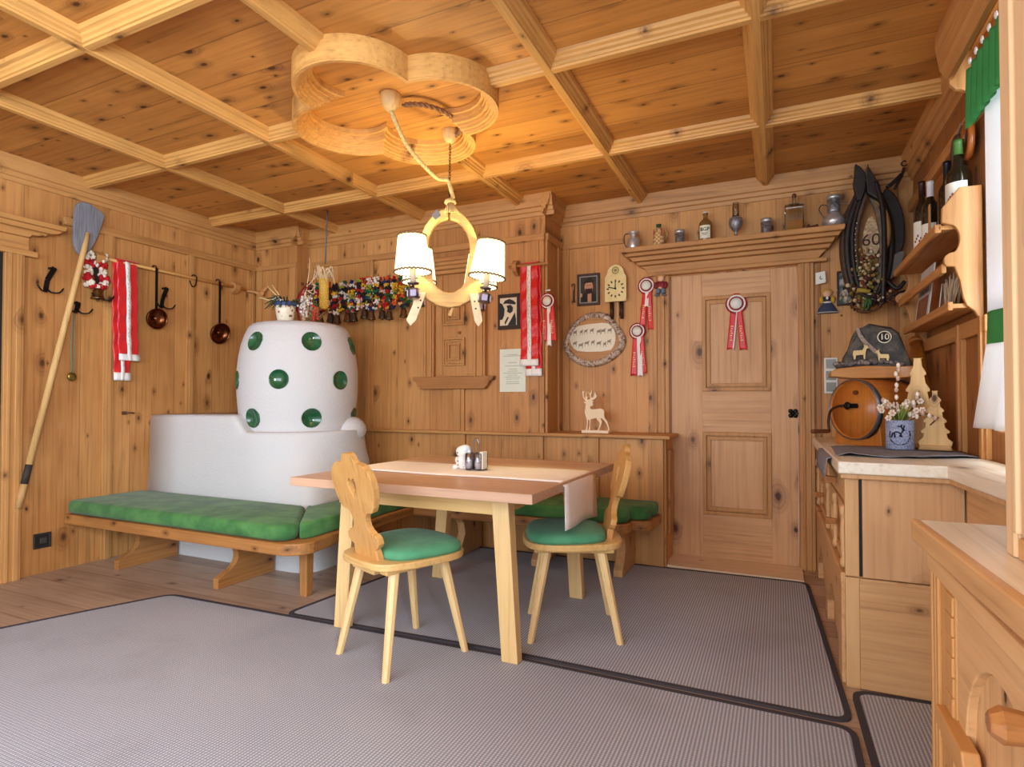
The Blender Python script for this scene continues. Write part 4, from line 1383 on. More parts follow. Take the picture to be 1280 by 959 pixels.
# prize sash over the pole
def sash(label, x, y0, y1, zt, zb1, zb2, axis, grp, dx=.016):
    """two layers of red satin with a white stripe and white end bands; axis 'y' lies along the left wall, 'x' along the back wall."""
    P = (lambda d, a, z: (x + d, a, z)) if axis == 'y' else (lambda d, a, z: (a, x - d, z))
    t = thing('prize_ribbon', label, 'prize ribbon', P(0, (y0 + y1) / 2, zb2), group='red prize sashes with white stripes')
    w = y1 - y0
    for nm, a0, a1, zb, d0, seed in (('back_layer', y0 - w * .08, y1 - w * .32, zb2, .004, 2), ('front_layer', y0 + w * .06, y1, zb1, .024, 5)):
        if axis == 'x':
            a0, a1 = (y0 + w * .22, y1 + w * .08, )if nm == 'back_layer' else (y0, y1 - w * .05)
        r_ = random.Random(seed)
        ph = [r_.uniform(0, 6) for _ in range(6)]
        def pt(u, v, extra=0.0):
            z = zt - (zt - zb) * v
            puck = (.35 if extra else 1.0) * .006 * math.sin(v * 34 + ph[0] + 2.4 * math.sin(u * 4 + ph[1])) * (1 - abs(2 * u - 1) ** 3 * .3)
            sl = .02 * (v - .5) * (1 if axis == 'y' else .3)
            return P(d0 + puck + .004 * math.sin(v * 9 + ph[2]) + extra, a0 + (a1 - a0) * u + sl, z)
        g_ = [[pt(u / 10, v / 46) for u in range(11)] for v in range(47)]
        lay = MB().sheet(g_, .0015).build(nm, RED, t)
        g_ = [[pt(.40 + .22 * u / 2, v / 46, .0075) for u in range(3)] for v in range(47)]
        MB().sheet(g_, .001).build('white_stripe', WHITE, lay)
        g_ = [[pt(-.02 + 1.04 * u / 4, .935 + .065 * v / 3, .007) for u in range(5)] for v in range(4)]
        MB().sheet(g_, .001).build('white_end_band', WHITE, lay)
        lt2 = MB()
        for k in range(22):
            v = .06 + .84 * k / 22
            p0, p1 = Vector(pt(.46 + .06 * (k % 2), v, .0090)), Vector(pt(.56 - .05 * (k % 3), v + .022, .0090))
            lt2.tube([p0, p1], .0013, 4)
        lt2.build('embroidered_lettering', plain('grey_thread', (150, 140, 140), .7), lay)
    top = MB().sheet([[P(.034 - .034 * (1 - math.cos(PI * k / 8)) / 2 * 1.2, y0 + w * u / 4, zt + .012 * math.sin(PI * k / 8)) for u in range(5)] for k in range(9)], .0015)
    top.build('fold', RED, t)
sash('red satin prize sash with a white stripe over the pole on the left wall', LX + .035, 2.58, 2.735, 2.135, 1.415, 1.27, 'y', 'sashes')

# socket
so = thing('wall_socket', 'black framed wall socket low on the left wall beside the door frame', 'socket', (LX, 2.165, .2))
MB().prism([(2.115, .165), (2.215, .165), (2.215, .262), (2.115, .262)], 'x', LX, LX + .012, holes=[[(2.128, .178), (2.202, .178), (2.202, .249), (2.128, .249)]]).build('frame', plain('socket_frame', (44, 40, 38), .4), so, bevel=.003)
MB().box(LX, LX + .007, 2.128, 2.202, .178, .249).build('plate', plain('socket_plate', (30, 28, 26), .5), so)
MB().box(LX + .007, LX + .013, 2.15, 2.19, .195, .232).build('insert', plain('socket_insert', (62, 58, 54), .4), so, bevel=.003)
# small latch on the panelling
la = thing('wall_latch', 'small dark iron latch on the boards left of the stove', 'latch', (LX, 2.78, 1.02))
MB().box(LX, LX + .012, 2.66, 2.69, 1.02, 1.045).tube([(LX + .012, 2.675, 1.03), (LX + .03, 2.70, 1.035), (LX + .02, 2.74, 1.03)], .006, 6).build('latch_bar', plain('brown_iron', (96, 60, 34), .6), la)

# ================================================================== ON TOP OF THE STOVE
pt_ = thing('flower_pot', 'painted ceramic pot with a blue rim and dried greenery on top of the stove', 'pot', (-3.30, 3.18, 1.70))
PC = Vector((-3.30, 3.18, 1.70))
potm = NT('painted_pot')
vec, s = potm.coords()
vz = potm.n('ShaderNodeTexVoronoi'); vz.inputs['Scale'].default_value = 34
potm.t.links.new(vec, vz.inputs['Vector'])
fl = potm.step(vz.outputs['Distance'], .42, .2)
sp = potm.n('ShaderNodeSeparateColor'); potm.t.links.new(vz.outputs['Color'], sp.inputs[0])
c_ = potm.mix(potm.step(sp.outputs[0], .4, .5), lin((170, 60, 50)), lin((90, 104, 90)))
c_ = potm.mix(potm.math('MULTIPLY', fl, potm.math('GREATER_THAN', sp.outputs[1], .25)), lin((232, 222, 198)), c_)
potm.put(potm.b.inputs['Base Color'], c_); potm.b.inputs['Roughness'].default_value = .25
MB().lathe([(.052, 0), (.056, .005), (.070, .09), (.075, .135), (.068, .135), (.06, .09), (.0, .08)], PC, 28).build('pot_body', potm.m, pt_)
MB().lathe([(.0725, .118), (.079, .122), (.081, .142), (.077, .148), (.069, .146), (.067, .125)], PC, 28, ring=True).build('pot_rim', plain('blue_rim', (64, 88, 150), .25), pt_)
gm = MB()
for k in range(90):
    a, l_ = rng.uniform(0, 2 * PI), rng.uniform(.05, .13)
    p0 = PC + Vector((math.cos(a) * .04, math.sin(a) * .04, .13))
    p1 = p0 + Vector((math.cos(a) * l_ * .9, math.sin(a) * l_ * .9, rng.uniform(-.05, .045)))
    mid = (p0 + p1) / 2 + Vector((0, 0, .03))
    gm.tube([p0, mid, p1], [.004, .005, .001], 4)
gm.build('dried_sprigs', plain('dark_sprig', (70, 78, 50), .8), pt_)
stx = MB()
for dx, dz, l_ in ((-.17, .055, 1), (-.125, .15, 1), (-.10, .165, 1)):
    stx.tube([PC + Vector((.02, -.02, .13)), PC + Vector((dx * .9, dx * .9 + .05, .13 + dz * .9))], .0045, 6)
stx.build('straw_stalks', STRAW, pt_)
flw = MB()
for cpx in ((-.045, -.06, .165), (.02, -.07, .155)):
    for k in range(6):
        a = 2 * PI * k / 6
        q = PC + Vector(cpx)
        flw.tube([q, q + Vector((math.cos(a) * .024, math.cos(a) * .01, math.sin(a) * .024))], [.006, .003], 5)
flw.build('pale_flowers', plain('dried_white_petals', (222, 212, 200), .8), pt_)

gr = thing('dried_pepper_bunch', 'bunch of dried red pepper and curling pale roots standing behind the painted pot', 'dried bunch', (-3.22, 3.30, 1.70))
GP = Vector((-3.215, 3.30, 1.70))
MB().tube(spline([GP + Vector((-.01, -.02, .0)), GP + Vector((-.035, -.03, .12)), GP + Vector((-.02, -.02, .22)), GP + Vector((.02, .0, .28))], 5), [.018] * 4 + [.028] * 6 + [.022] * 5 + [.01], 10).build('red_pepper', plain('dried_pepper', (128, 24, 22), .35), gr)
cm = MB()
for k, (ax, tx, tz) in enumerate(((.02, .03, .50), (.03, .10, .44), (.01, .06, .33), (.02, .075, .30), (.0, .05, .20))):
    q = spline([GP + Vector((ax * .5, -.03, .02)), GP + Vector((ax + .03 * math.sin(k * 2), -.04, .12)), GP + Vector((ax - .03 * math.sin(k), -.02, .24)), GP + Vector((tx, .0, tz - .08)), GP + Vector((tx - .01, .01, tz))], 6)
    cm.tube(q, [.006 - .004 * i / len(q) for i in range(len(q))], 6)
cm.build('curling_roots', plain('dried_roots', (222, 188, 150), .7), gr)
fm = MB()
for k in range(60):
    q = GP + Vector((.05 + rng.gauss(0, .025), -.05 + rng.gauss(0, .02), .13 + rng.gauss(0, .035)))
    fm.ball(q, rng.uniform(.006, .012), 6)
fm.build('dried_blossoms', plain('dried_white_petals', (222, 212, 200), .8), gr)
fm = MB()
for k in range(26):
    q = GP + Vector((.02 + rng.gauss(0, .025), -.0 + rng.gauss(0, .02), .26 + rng.gauss(0, .03)))
    fm.ball(q, rng.uniform(.008, .014), 6)
fm.build('brown_seed_heads', plain('brown_seed', (92, 40, 24), .8), gr)
hb = MB()
for k in range(70):
    p0 = GP + Vector((.10 + rng.gauss(0, .02), -.02, .0))
    p1 = GP + Vector((.10 + rng.gauss(.0, .06), -.06 + rng.gauss(0, .03), .03 + abs(rng.gauss(.04, .05))))
    hb.tube([p0, p1], [.003, .001], 4)
hb.build('dry_grass', plain('dry_grass', (150, 112, 66), .9), gr)
bw = MB()
for k in range(24):
    q = GP + Vector((.145 + rng.gauss(0, .016), -.06 + rng.gauss(0, .012), .06 + rng.gauss(0, .028)))
    bw.ball(q, rng.uniform(.007, .011), 6)
bw.build('red_bow', plain('red_bow', (190, 50, 40), .7), gr)

# corn cob hanging from the ceiling
cc = thing('corn_cob', 'yellow corn cob with pale husks hanging over the stove from a grey cord', 'corn cob', (-3.30, 3.58, 1.9))
QC = Vector((-3.30, 3.58, 0))
MB().tube([QC + Vector((.03, 0, 2.655)), QC + Vector((.01, 0, 2.22))], .006, 8).build('cord', plain('grey_cord', (104, 108, 112), .6), cc)
cob = MB().tube([QC + Vector((0, 0, z)) for z in (1.855, 1.87, 1.92, 2.0, 2.08, 2.115)], [.018, .030, .033, .034, .032, .026], 14)
for i in range(15):
    for k in range(12):
        a = 2 * PI * (k + .5 * (i % 2)) / 12
        cob.ball(QC + Vector((math.cos(a) * .0315, math.sin(a) * .0315, 1.88 + i * .0155)), (.0085, .0085, .0075), 5)
cob.build('kernels', plain('corn_yellow', (232, 190, 84), .45), cc)
hk = MB()
for k in range(16):
    a = 2 * PI * k / 16 + rng.uniform(-.2, .2)
    p0 = QC + Vector((math.cos(a) * .02, math.sin(a) * .02, 2.10))
    q = spline([p0, p0 + Vector((math.cos(a) * .028, math.sin(a) * .028, .045)), p0 + Vector((math.cos(a + .5) * .05, math.sin(a + .5) * .05, rng.uniform(.045, .10))), p0 + Vector((math.cos(a + .9) * rng.uniform(.05, .08), math.sin(a + .9) * .07, rng.uniform(-.05, .05)))], 4)
    hk.tube(q, [.014 - .010 * i / len(q) for i in range(len(q))], 6)
hk.build('husks', plain('corn_husk', (222, 192, 150), .8), cc)
# ================================================================== BACK WALL, LEFT OF THE DOOR
WK = list(WOOL)
WM = [WOOL[k] for k in WK]
rack = thing('bell_rack', 'thin wooden pole behind the row of fringed bell straps', 'pole rack', (-3.25, 3.93, 2.12))
MB().tube([(-3.80, 3.93, 2.105), (-2.66, 3.93, 2.105)], .011, 8).build('pole', MTX, rack)
for x in (-3.78, -2.70):
    MB().box(x - .02, x + .02, 3.92, Y2, 2.07, 2.13).build('bracket', MTZ_X, rack, bevel=.004)
BX = [-3.70, -3.585, -3.49, -3.395, -3.305, -3.215, -3.125, -3.035, -2.945, -2.855, -2.735]
PAL = [('dark', 'red', 'white'), ('green', 'red', 'yellow', 'dark'), ('pink', 'red', 'dark', 'yellow'), ('dark', 'yellow', 'white', 'red'), ('green', 'dark', 'white', 'red'),
       ('blue', 'white', 'yellow', 'red'), ('red', 'yellow', 'pink', 'dark'), ('dark', 'white', 'lime', 'green'), ('yellow', 'red', 'orange', 'dark'), ('orange', 'red', 'yellow', 'green'), ('green', 'red', 'yellow', 'blue')]
WHERE = ['half hidden by the dried grass beside the stove pot', 'just right of the corn cob', 'second right of the corn cob', 'third to the right of the corn cob',
         'fourth to the right of the corn cob', 'fifth to the right of the hanging corn cob', 'sixth to the right of the corn cob', 'fifth from the right end of the row', 'third from the lampshade end of the row',
         'second from the lampshade end of the row', 'set apart at the lampshade end of the row']
WHERE[7] = 'fourth from the lampshade end of the row'
for i, x in enumerate(BX):
    r_ = random.Random(40 + i)
    dz = r_.uniform(-.02, .015) + .0
    dy = -.03 * (i % 2)
    t = thing('bell_strap', 'fringed bell strap ' + WHERE[i], 'bell strap', (x, 3.9, 1.80 + dz), group='fringed bell straps on the back wall')
    MB().box(x - .014, x + .014, 3.915 + dy, 3.922 + dy, 1.95, 2.12).build('leather_strap', plain('black_leather', (34, 26, 26), .5), t)
    m = MB()
    pal = PAL[i]
    def cl_(k):
        return WK.index(pal[(k + r_.randrange(2)) % len(pal)]) if r_.random() < .62 else (WK.index('dark') if r_.random() < .4 else 0) or r_.randrange(len(WK))
    for s_ in (-1, 1):
        for k in range(8):
            m.use(cl_(k // 2 + (s_ > 0)))
            for q in range(11):
                m.ball((x + s_ * .036 + r_.gauss(0, .012), 3.885 + dy + r_.uniform(-.016, .012), 2.135 + dz - k * .026 + r_.uniform(-.012, .012)), r_.uniform(.0065, .0105), 6)
    for k in range(13):
        a = PI * k / 12
        m.use(cl_(k // 2))
        for q in range(10):
            m.ball((x - .055 * math.cos(a) + r_.gauss(0, .009), 3.875 + dy + r_.uniform(-.014, .012), 1.975 + dz - .085 * math.sin(a) + r_.gauss(0, .009)), r_.uniform(.0065, .0105), 6)
    m.build('wool_fringe', WM, t)
    fl_ = MB()
    for zz in (2.09, 2.03):
        for k in range(5):
            a = 2 * PI * k / 5
            fl_.ball((x + .012 * math.cos(a), 3.905 + dy, zz + dz + .012 * math.sin(a)), (.008, .004, .008), 6)
    fl_.build('white_flower', WHITE, t)
    bell(MB(), (x, 3.87 + dy, 1.80 + dz), r_.uniform(.036, .042), .07).build('bell', plain('dark_bell_%d' % (i % 3), ((112, 96, 78), (128, 104, 74), (96, 88, 80))[i % 3], .35, .9), t)

# wall cupboard
wc = thing('wall_cupboard', 'small pine wall cupboard with a two-panelled door behind the chandelier', 'cupboard', (-2.32, 3.99, 1.29))
KZ, KX = pine('Z', 'X', 0, .35, 'trim'), pine('X', 'Z', 0, .35, 'trim')
YF = Y2
for x0, x1 in ((-2.60, -2.50), (-2.145, -2.04)):
    m = MB().box(x0, x1, YF - .045, YF, 1.31, 2.13)
    m.box(x0 + .015, x0 + .033, YF - .060, YF - .043, 1.31, 2.13).box(x1 - .033, x1 - .015, YF - .060, YF - .043, 1.31, 2.13)
    m.build('side_frame', KZ, wc, bevel=.004)
cb = MB()
for z, p, e in ((2.13, .05, 0), (2.16, .07, .02), (2.19, .09, .03), (2.215, .11, .045)):
    cb.box(-2.60 - e, -2.04 + e, YF - p, YF, z, z + .032)
cb.build('crown_moulding', KX, wc, bevel=.006)
m = MB().box(-2.50, -2.145, YF - .016, YF, 1.315, 2.13).box(-2.49, -2.432, YF - .024, YF - .014, 1.33, 2.12).box(-2.213, -2.155, YF - .024, YF - .014, 1.33, 2.12)
dr_ = m.build('cupboard_door', KZ, wc, bevel=.003)
for z0, z1 in ((1.40, 1.62), (1.72, 1.94)):
    f = MB()
    for e, p, w in ((0, .036, .014), (.016, .028, .014), (.045, .034, .012)):
        x0, x1 = -2.42 + e, -2.225 - e
        f.prism([(x0, z0 + e), (x1, z0 + e), (x1, z1 - e), (x0, z1 - e)], 'y', YF - p, YF - .016, holes=[[(x0 + w, z0 + e + w), (x1 - w, z0 + e + w), (x1 - w, z1 - e - w), (x0 + w, z1 - e - w)]])
    f.box(-2.355, -2.29, YF - .022, YF - .016, z0 + .065, z1 - .065)
    f.build('square_panel', KZ, dr_, bevel=.002)
MB().prism([(-2.70, 1.315), (-1.965, 1.315), (-1.97, 1.285), (-2.0, 1.275), (-2.015, 1.245), (-2.045, 1.215), (-2.62, 1.215), (-2.65, 1.245), (-2.665, 1.275), (-2.695, 1.285)], 'y', YF - .05, YF).build('bottom_shelf', pine('X', 'Z', 0, .5, 'bench'), wc, bevel=.004)
MB().tube([(-2.275, YF - .018, 1.66), (-2.275, YF - .035, 1.66)], .012, 10).build('door_knob', KNOB, dr_)

# black and white print
bp = thing('framed_print', 'black and white print of a man in a hat beside the red sash', 'picture', (-1.85, Y2, 1.8))
MB().box(-1.945, -1.755, Y2 - .012, Y2, 1.665, 1.935).build('mount', plain('dark_mount', (58, 44, 36), .7), bp, bevel=.002)
MB().box(-1.925, -1.785, Y2 - .014, Y2 - .011, 1.695, 1.905).build('print', plain('print_cream', (232, 222, 196), .7), bp)
m = MB()
yy0, yy1 = Y2 - .0165, Y2 - .0135
m.prism([(-1.90, 1.86), (-1.88, 1.885), (-1.845, 1.895), (-1.81, 1.88), (-1.79, 1.86), (-1.80, 1.85), (-1.87, 1.862)], 'y', yy0, yy1)
m.prism([(-1.868, 1.845), (-1.835, 1.85), (-1.815, 1.83), (-1.818, 1.80), (-1.84, 1.785), (-1.865, 1.80), (-1.86, 1.82)], 'y', yy0, yy1)
m.prism([(-1.925, 1.87), (-1.905, 1.86), (-1.885, 1.82), (-1.89, 1.77), (-1.905, 1.74), (-1.925, 1.74)], 'y', yy0, yy1)
m.prism([(-1.80, 1.79), (-1.79, 1.74), (-1.79, 1.695), (-1.86, 1.695), (-1.83, 1.74)], 'y', yy0, yy1)
m.prism([(-1.885, 1.72), (-1.86, 1.76), (-1.85, 1.755), (-1.88, 1.70)], 'y', yy0, yy1)
m.build('figure', BLACK, bp)

ce = thing('certificate', 'pale green printed certificate pinned below the black and white print', 'certificate', (-1.82, Y2, 1.35))
MB().box(-1.93, -1.715, Y2 - .006, Y2, 1.19, 1.515).build('sheet', plain('certificate_paper', (226, 232, 216), .7, noise=.25, nscale=14, c2=(206, 220, 206)), ce)
ln = MB()
r_ = random.Random(8)
for k, z in enumerate([1.47, 1.46, 1.41, 1.385, 1.36, 1.345, 1.33, 1.315, 1.30, 1.285, 1.265, 1.25]):
    w = r_.uniform(.03, .08)
    ln.box(-1.822 - w, -1.822 + w, Y2 - .0068, Y2 - .0058, z, z + .0035)
ln.build('printed_lines', plain('pale_ink', (150, 160, 150), .7), ce)

# sash, pole and rosette on the pillar
rk2 = thing('hanging_pole', 'short wooden pole on a bracket holding the red sash beside the print', 'pole rack', (-1.7, 3.95, 2.12))
MB().tube([(-1.83, 3.935, 2.128), (-1.515, 3.935, 2.128)], .011, 8).build('pole', MTX, rk2)
MB().prism(smooth_poly([(3.99, 2.06), (3.96, 2.07), (3.915, 2.10), (3.915, 2.155), (3.955, 2.18), (3.99, 2.18)], 1), 'x', -1.80, -1.765).build('bracket', MTZ_X, rk2, bevel=.004)
sash('red satin prize sash with a white stripe hanging on the pillar right of the print', 3.955, -1.735, -1.585, 2.135, 1.38, 1.305, 'x', 's')

def rosette(name_label, x, y, z, r, tails, rz=0.0):
    """pleated rosette with a paper centre and ribbon tails; tails = (length, [(dx_top, dx_bottom, width, material)])."""
    t = thing('prize_rosette', name_label, 'rosette', (x, y, z), rz, group='red and white prize rosettes')
    def ring(r0, r1, d0, d1, n, amp):
        vs, fs = [], []
        for k in range(n):
            a = 2 * PI * k / n
            o_ = amp if k % 2 else 0
            vs += [(r0 * math.cos(a), -d0 - o_, r0 * math.sin(a)), (r1 * math.cos(a), -d1 - o_, r1 * math.sin(a))]
        for k in range(n):
            j = (k + 1) % n
            fs.append((2 * k, 2 * k + 1, 2 * j + 1, 2 * j))
        n0 = len(vs)
        vs += [(p[0], p[1] + .002, p[2]) for p in vs]
        fs += [tuple(q + n0 for q in reversed(f)) for f in fs]
        for k in range(n):
            j = (k + 1) % n
            fs += [(2 * k, 2 * j, 2 * j + n0, 2 * k + n0), (2 * k + 1, 2 * k + 1 + n0, 2 * j + 1 + n0, 2 * j + 1)]
        return MB().add(vs, fs)
    ring(r * .5, r, .006, .004, 56, .004).build('outer_pleats', DARKRED, t, local=True)
    ring(r * .4, r * .84, .011, .009, 56, .004).build('white_pleats', WHITE, t, local=True)
    ring(r * .35, r * .68, .016, .014, 48, .004).build('inner_pleats', DARKRED, t, local=True)
    MB().lathe([(r * .53, .018), (r * .54, .021), (0, .021)], (0, 0, 0), 32, Matrix.Rotation(math.radians(90), 4, 'X')).build('paper_centre', PAPER, t, local=True)
    for k, (x0, x1, w, mt, ln_) in enumerate(tails):
        g_ = []
        for i in range(15):
            v = i / 14
            xc = x0 + (x1 - x0) * v
            ww = w * (.75 + .25 * v)
            row = []
            for j in range(5):
                u = j / 4
                zz = -r * .45 - (ln_ - r * .45) * v
                if i == 14:
                    zz += .012 * (1 - abs(2 * u - 1))
                row.append((xc + (u - .5) * ww, -.005 - .0025 * k + .0025 * math.sin(7 * v + k * 2 + 2 * u), zz))
            g_.append(row)
        tl_ = MB().sheet(g_, .0008).build('ribbon_tail', mt, t, local=True)
        if mt is RED:
            lt_ = MB()
            for i in range(7):
                v = .42 + .055 * i
                xc = x0 + (x1 - x0) * v
                zz = -r * .45 - (ln_ - r * .45) * v
                lt_.box(xc - w * .18 + .003 * (i % 2), xc + w * .14 - .003 * (i % 3), -.0115 - .0025 * k, -.0085 - .0025 * k, zz - .007, zz)
            lt_.build('gold_lettering', plain('gold_print', (232, 190, 120), .4), tl_, local=True)
    return t


rosette('red and white rosette on the pillar edge, right of the red sash', -1.535, Y2 - .012, 1.856, .062,
        [(-.02, -.035, .055, RED, .30), (.03, .045, .05, RED, .30), (.012, .015, .034, WHITE, .335)])
rosette('red and white rosette hanging in the middle of the door', -.259, DY - .014, 1.803, .072,
        [(-.018, -.04, .05, RED, .325), (.018, .045, .05, RED, .33), (.006, -.022, .010, WHITE, .33)])
rosette('red and white rosette on the door jamb beside the boy figurine', -.875, Y3 - .036, 1.972, .064,
        [(-.012, -.03, .045, RED, .30), (.02, .03, .045, RED, .33), (.006, .0, .03, WHITE, .16)])
rosette('red and white rosette right of the oval wood slice picture', -.945, Y3 - .028, 1.64, .062,
        [(-.015, -.028, .05, RED, .335), (.03, .048, .04, RED, .32), (.012, .022, .042, WHITE, .34)])
pn = thing('wall_pin', 'small pin holding the rosette on the pillar edge', 'pin', (-1.53, Y2, 1.93))
MB().tube([(-1.53, Y2, 1.935), (-1.53, Y2 - .02, 1.935)], .003, 6).box(-1.55, -1.51, Y2 - .022, Y2 - .018, 1.93, 1.94).build('pin_head', STEEL, pn)

# ================================================================== WALL LEFT OF THE DOOR
D = Y3
fr = thing('framed_portrait', 'dark framed portrait of a bearded man in a hat, left of the clock', 'picture', (-1.33, D, 1.98))
P0 = (-1.418, -1.238, 1.862, 2.108)
def frame_ring(x0, x1, z0, z1, w, y0, y1):
    return MB().prism([(x0, z0), (x1, z0), (x1, z1), (x0, z1)], 'y', y0, y1, holes=[[(x0 + w, z0 + w), (x1 - w, z0 + w), (x1 - w, z1 - w), (x0 + w, z1 - w)]])
frame_ring(*P0, .018, D - .022, D).build('frame', plain('dark_wood_frame', (62, 34, 28), .35), fr, bevel=.003)
frame_ring(-1.402, -1.254, 1.878, 2.092, .009, D - .014, D - .004).build('mount', plain('grey_mount', (176, 172, 160), .7), fr)
MB().box(-1.395, -1.261, D - .008, D - .002, 1.885, 2.085).build('portrait_ground', plain('portrait_ground', (64, 52, 42), .6), fr)
m = MB().prism(smooth_poly([(-1.385, 1.886), (-1.27, 1.886), (-1.27, 1.94), (-1.29, 1.965), (-1.36, 1.965), (-1.385, 1.93)], 1), 'y', D - .011, D - .007)
m.prism(smooth_poly([(-1.372, 2.036), (-1.280, 2.040), (-1.280, 2.050), (-1.298, 2.054), (-1.303, 2.078), (-1.338, 2.080), (-1.348, 2.054), (-1.372, 2.048)], 1), 'y', D - .0125, D - .010)
m.build('hat_and_coat', plain('coat_black', (36, 32, 28), .7), fr)
MB().prism(arc(-1.326, 2.006, .034, 0, 360, 16, .046)[:-1], 'y', D - .0115, D - .008).box(-1.335, -1.305, D - .0115, D - .008, 1.89, 1.955).build('face', plain('portrait_skin', (206, 152, 118), .7), fr)
MB().prism(smooth_poly([(-1.356, 1.998), (-1.342, 1.990), (-1.326, 1.994), (-1.310, 1.990), (-1.296, 1.998), (-1.304, 1.962), (-1.326, 1.948), (-1.348, 1.962)], 1), 'y', D - .013, D - .011).box(-1.342, -1.332, D - .0122, D - .0114, 2.016, 2.021).box(-1.32, -1.31, D - .0122, D - .0114, 2.016, 2.021).build('beard', plain('portrait_beard', (58, 38, 28), .8), fr)
MB().prism(arc(-1.387, 1.945, .010, 0, 360, 8, .016)[:-1], 'y', D - .012, D - .008).build('hand', plain('portrait_skin', (206, 152, 118), .7), fr)
sl = thing('iron_spoon_hook', 'small iron hook-shaped tool hanging left of the framed portrait', 'iron tool', (-1.45, D, 1.98))
MB().tube(spline([(-1.465, D - .008, 2.02), (-1.462, D - .012, 2.035), (-1.445, D - .012, 2.035), (-1.443, D - .01, 2.01), (-1.448, D - .01, 1.96), (-1.446, D - .008, 1.895)], 5), [.005] * 18 + [.008] * 7 + [.012], 8).build('tool_bar', plain('brown_steel', (96, 72, 58), .45, .7), sl)

# clock
ck = thing('wall_clock', 'small cream wall clock with an arched top and two dark weights', 'clock', (-1.105, D, 1.98))
CR = plain('clock_cream', (236, 220, 160), .35, noise=.5, nscale=22, c2=(224, 196, 120))
pf_ = [(-1.187, 1.87), (-1.022, 1.87), (-1.022, 2.055), (-1.035, 2.075)] + arc(-1.1045, 2.085, .064, 5, 175, 14) + [(-1.174, 2.075), (-1.187, 2.055)]
MB().prism(pf_, 'y', D - .055, D - .045).build('clock_face', CR, ck, bevel=.003)
MB().box(-1.172, -1.037, D - .045, D, 1.885, 2.06).build('case', pine('Z', 'X', 0, 0, 'bench'), ck)
mk = MB()
for k in range(12):
    a = 2 * PI * k / 12
    c_, s_ = math.sin(a), math.cos(a)
    mk.bar((-1.1045 + c_ * .050, D - .0562, 1.967 + s_ * .050), (-1.1045 + c_ * .067, D - .0562, 1.967 + s_ * .067), .010, .002, up=(0, 1, 0))
mk.build('hour_marks', plain('clock_print', (58, 52, 34), .6), ck)
MB().prism(arc(-1.1045, 2.105, .028, 0, 360, 16)[:-1], 'y', D - .0562, D - .054, holes=[arc(-1.1045, 2.105, .019, 0, 360, 16)[:-1]]).ball((-1.1045, D - .0555, 2.105), (.013, .002, .013), 10).build('painted_emblem', plain('clock_emblem', (150, 138, 80), .6), ck)
MB().bar((-1.1045, D - .060, 1.967), (-1.158, D - .060, 1.980), .007, .002, up=(0, 1, 0)).bar((-1.1045, D - .061, 1.967), (-1.1045, D - .061, 2.018), .005, .002, up=(0, 1, 0)).ball((-1.1045, D - .061, 1.967), (.008, .003, .008), 8).build('clock_hands', BLACK, ck)
for x in (-1.137, -1.062):
    MB().tube([(x, D - .03, 1.872), (x, D - .03, 1.74)], .0125, 10).build('weight', plain('dark_weight', (56, 32, 24), .4), ck)
    MB().tube([(x - .016, D - .03, 1.872), (x - .016, D - .03, 1.76)], .0025, 5).build('weight_chain', plain('brass_wire', (140, 108, 60), .3, .9), ck)
MB().box(-1.1, -1.09, D - .02, D - .012, 1.60, 1.88).build('pendulum_rod', pine('Z', 'X', 0, 0, 'pale'), ck)

# wood slice picture
ov = thing('wood_slice_picture', 'oval wood slice with bark rim framing a pale picture of animals, below the clock', 'picture', (-1.285, D, 1.6))
cx_, cz_ = -1.285, 1.598
rim = [(-.25, -.06), (-.235, .02), (-.19, .10), (-.13, .165), (-.05, .205), (.045, .208), (.12, .185), (.165, .13), (.215, .07), (.25, .0), (.245, -.07), (.20, -.13), (.13, -.18), (.03, -.215), (-.06, -.215), (-.14, -.185), (-.21, -.13)]
outer = smooth_poly([(cx_ + a, cz_ + b_) for a, b_ in rim], 2)
inner = [(cx_ + (x - cx_) * .80, cz_ + (z - cz_) * .78) for x, z in outer]
bark = NT('bark')
vec, s = bark.coords()
nz = bark.noise(bark.xyz(bark.math('MULTIPLY', s[0], 1.0), 0.0, bark.math('MULTIPLY', s[2], 1.0)), 38, 5, .7, 1.2)
bark.put(bark.b.inputs['Base Color'], bark.mix(bark.step(nz, .35, .62), lin((104, 72, 52)), lin((228, 208, 186))))
bark.b.inputs['Roughness'].default_value = .85
bark.bump(nz, .8, .01)
vs = [(x, D - .022, z) for x, z in outer] + [(cx_ + (x - cx_) * .9, D - .058, cz_ + (z - cz_) * .89) for x, z in outer] + [(x, D - .045, z) for x, z in inner] + [(x, D - .004, z) for x, z in inner] + [(x, D - .004, z) for x, z in outer]
n = len(outer)
fs = []
for i in range(4):
    for k in range(n):
        fs.append((i * n + k, i * n + (k + 1) % n, (i + 1) * n + (k + 1) % n, (i + 1) * n + k))
for k in range(n):
    fs.append((4 * n + k, 4 * n + (k + 1) % n, (k + 1) % n, k))
MB().add(vs, fs, True).build('bark_rim', bark.m, ov)
MB().prism(inner, 'y', D - .034, D - .004).build('wood_face', pine('X', 'Z', 0, .1, 'trim'), ov)
pp = [(-.195, .02), (-.16, .085), (-.10, .112), (.13, .122), (.165, .07), (.178, .0), (.165, -.06), (.13, -.10), (-.11, -.098), (-.17, -.06)]
MB().prism(smooth_poly([(cx_ + a, cz_ + b_) for a, b_ in pp], 1), 'y', D - .037, D - .033).build('picture_sheet', plain('pale_print', (236, 230, 208), .6), ov)
an = MB()
r_ = random.Random(3)
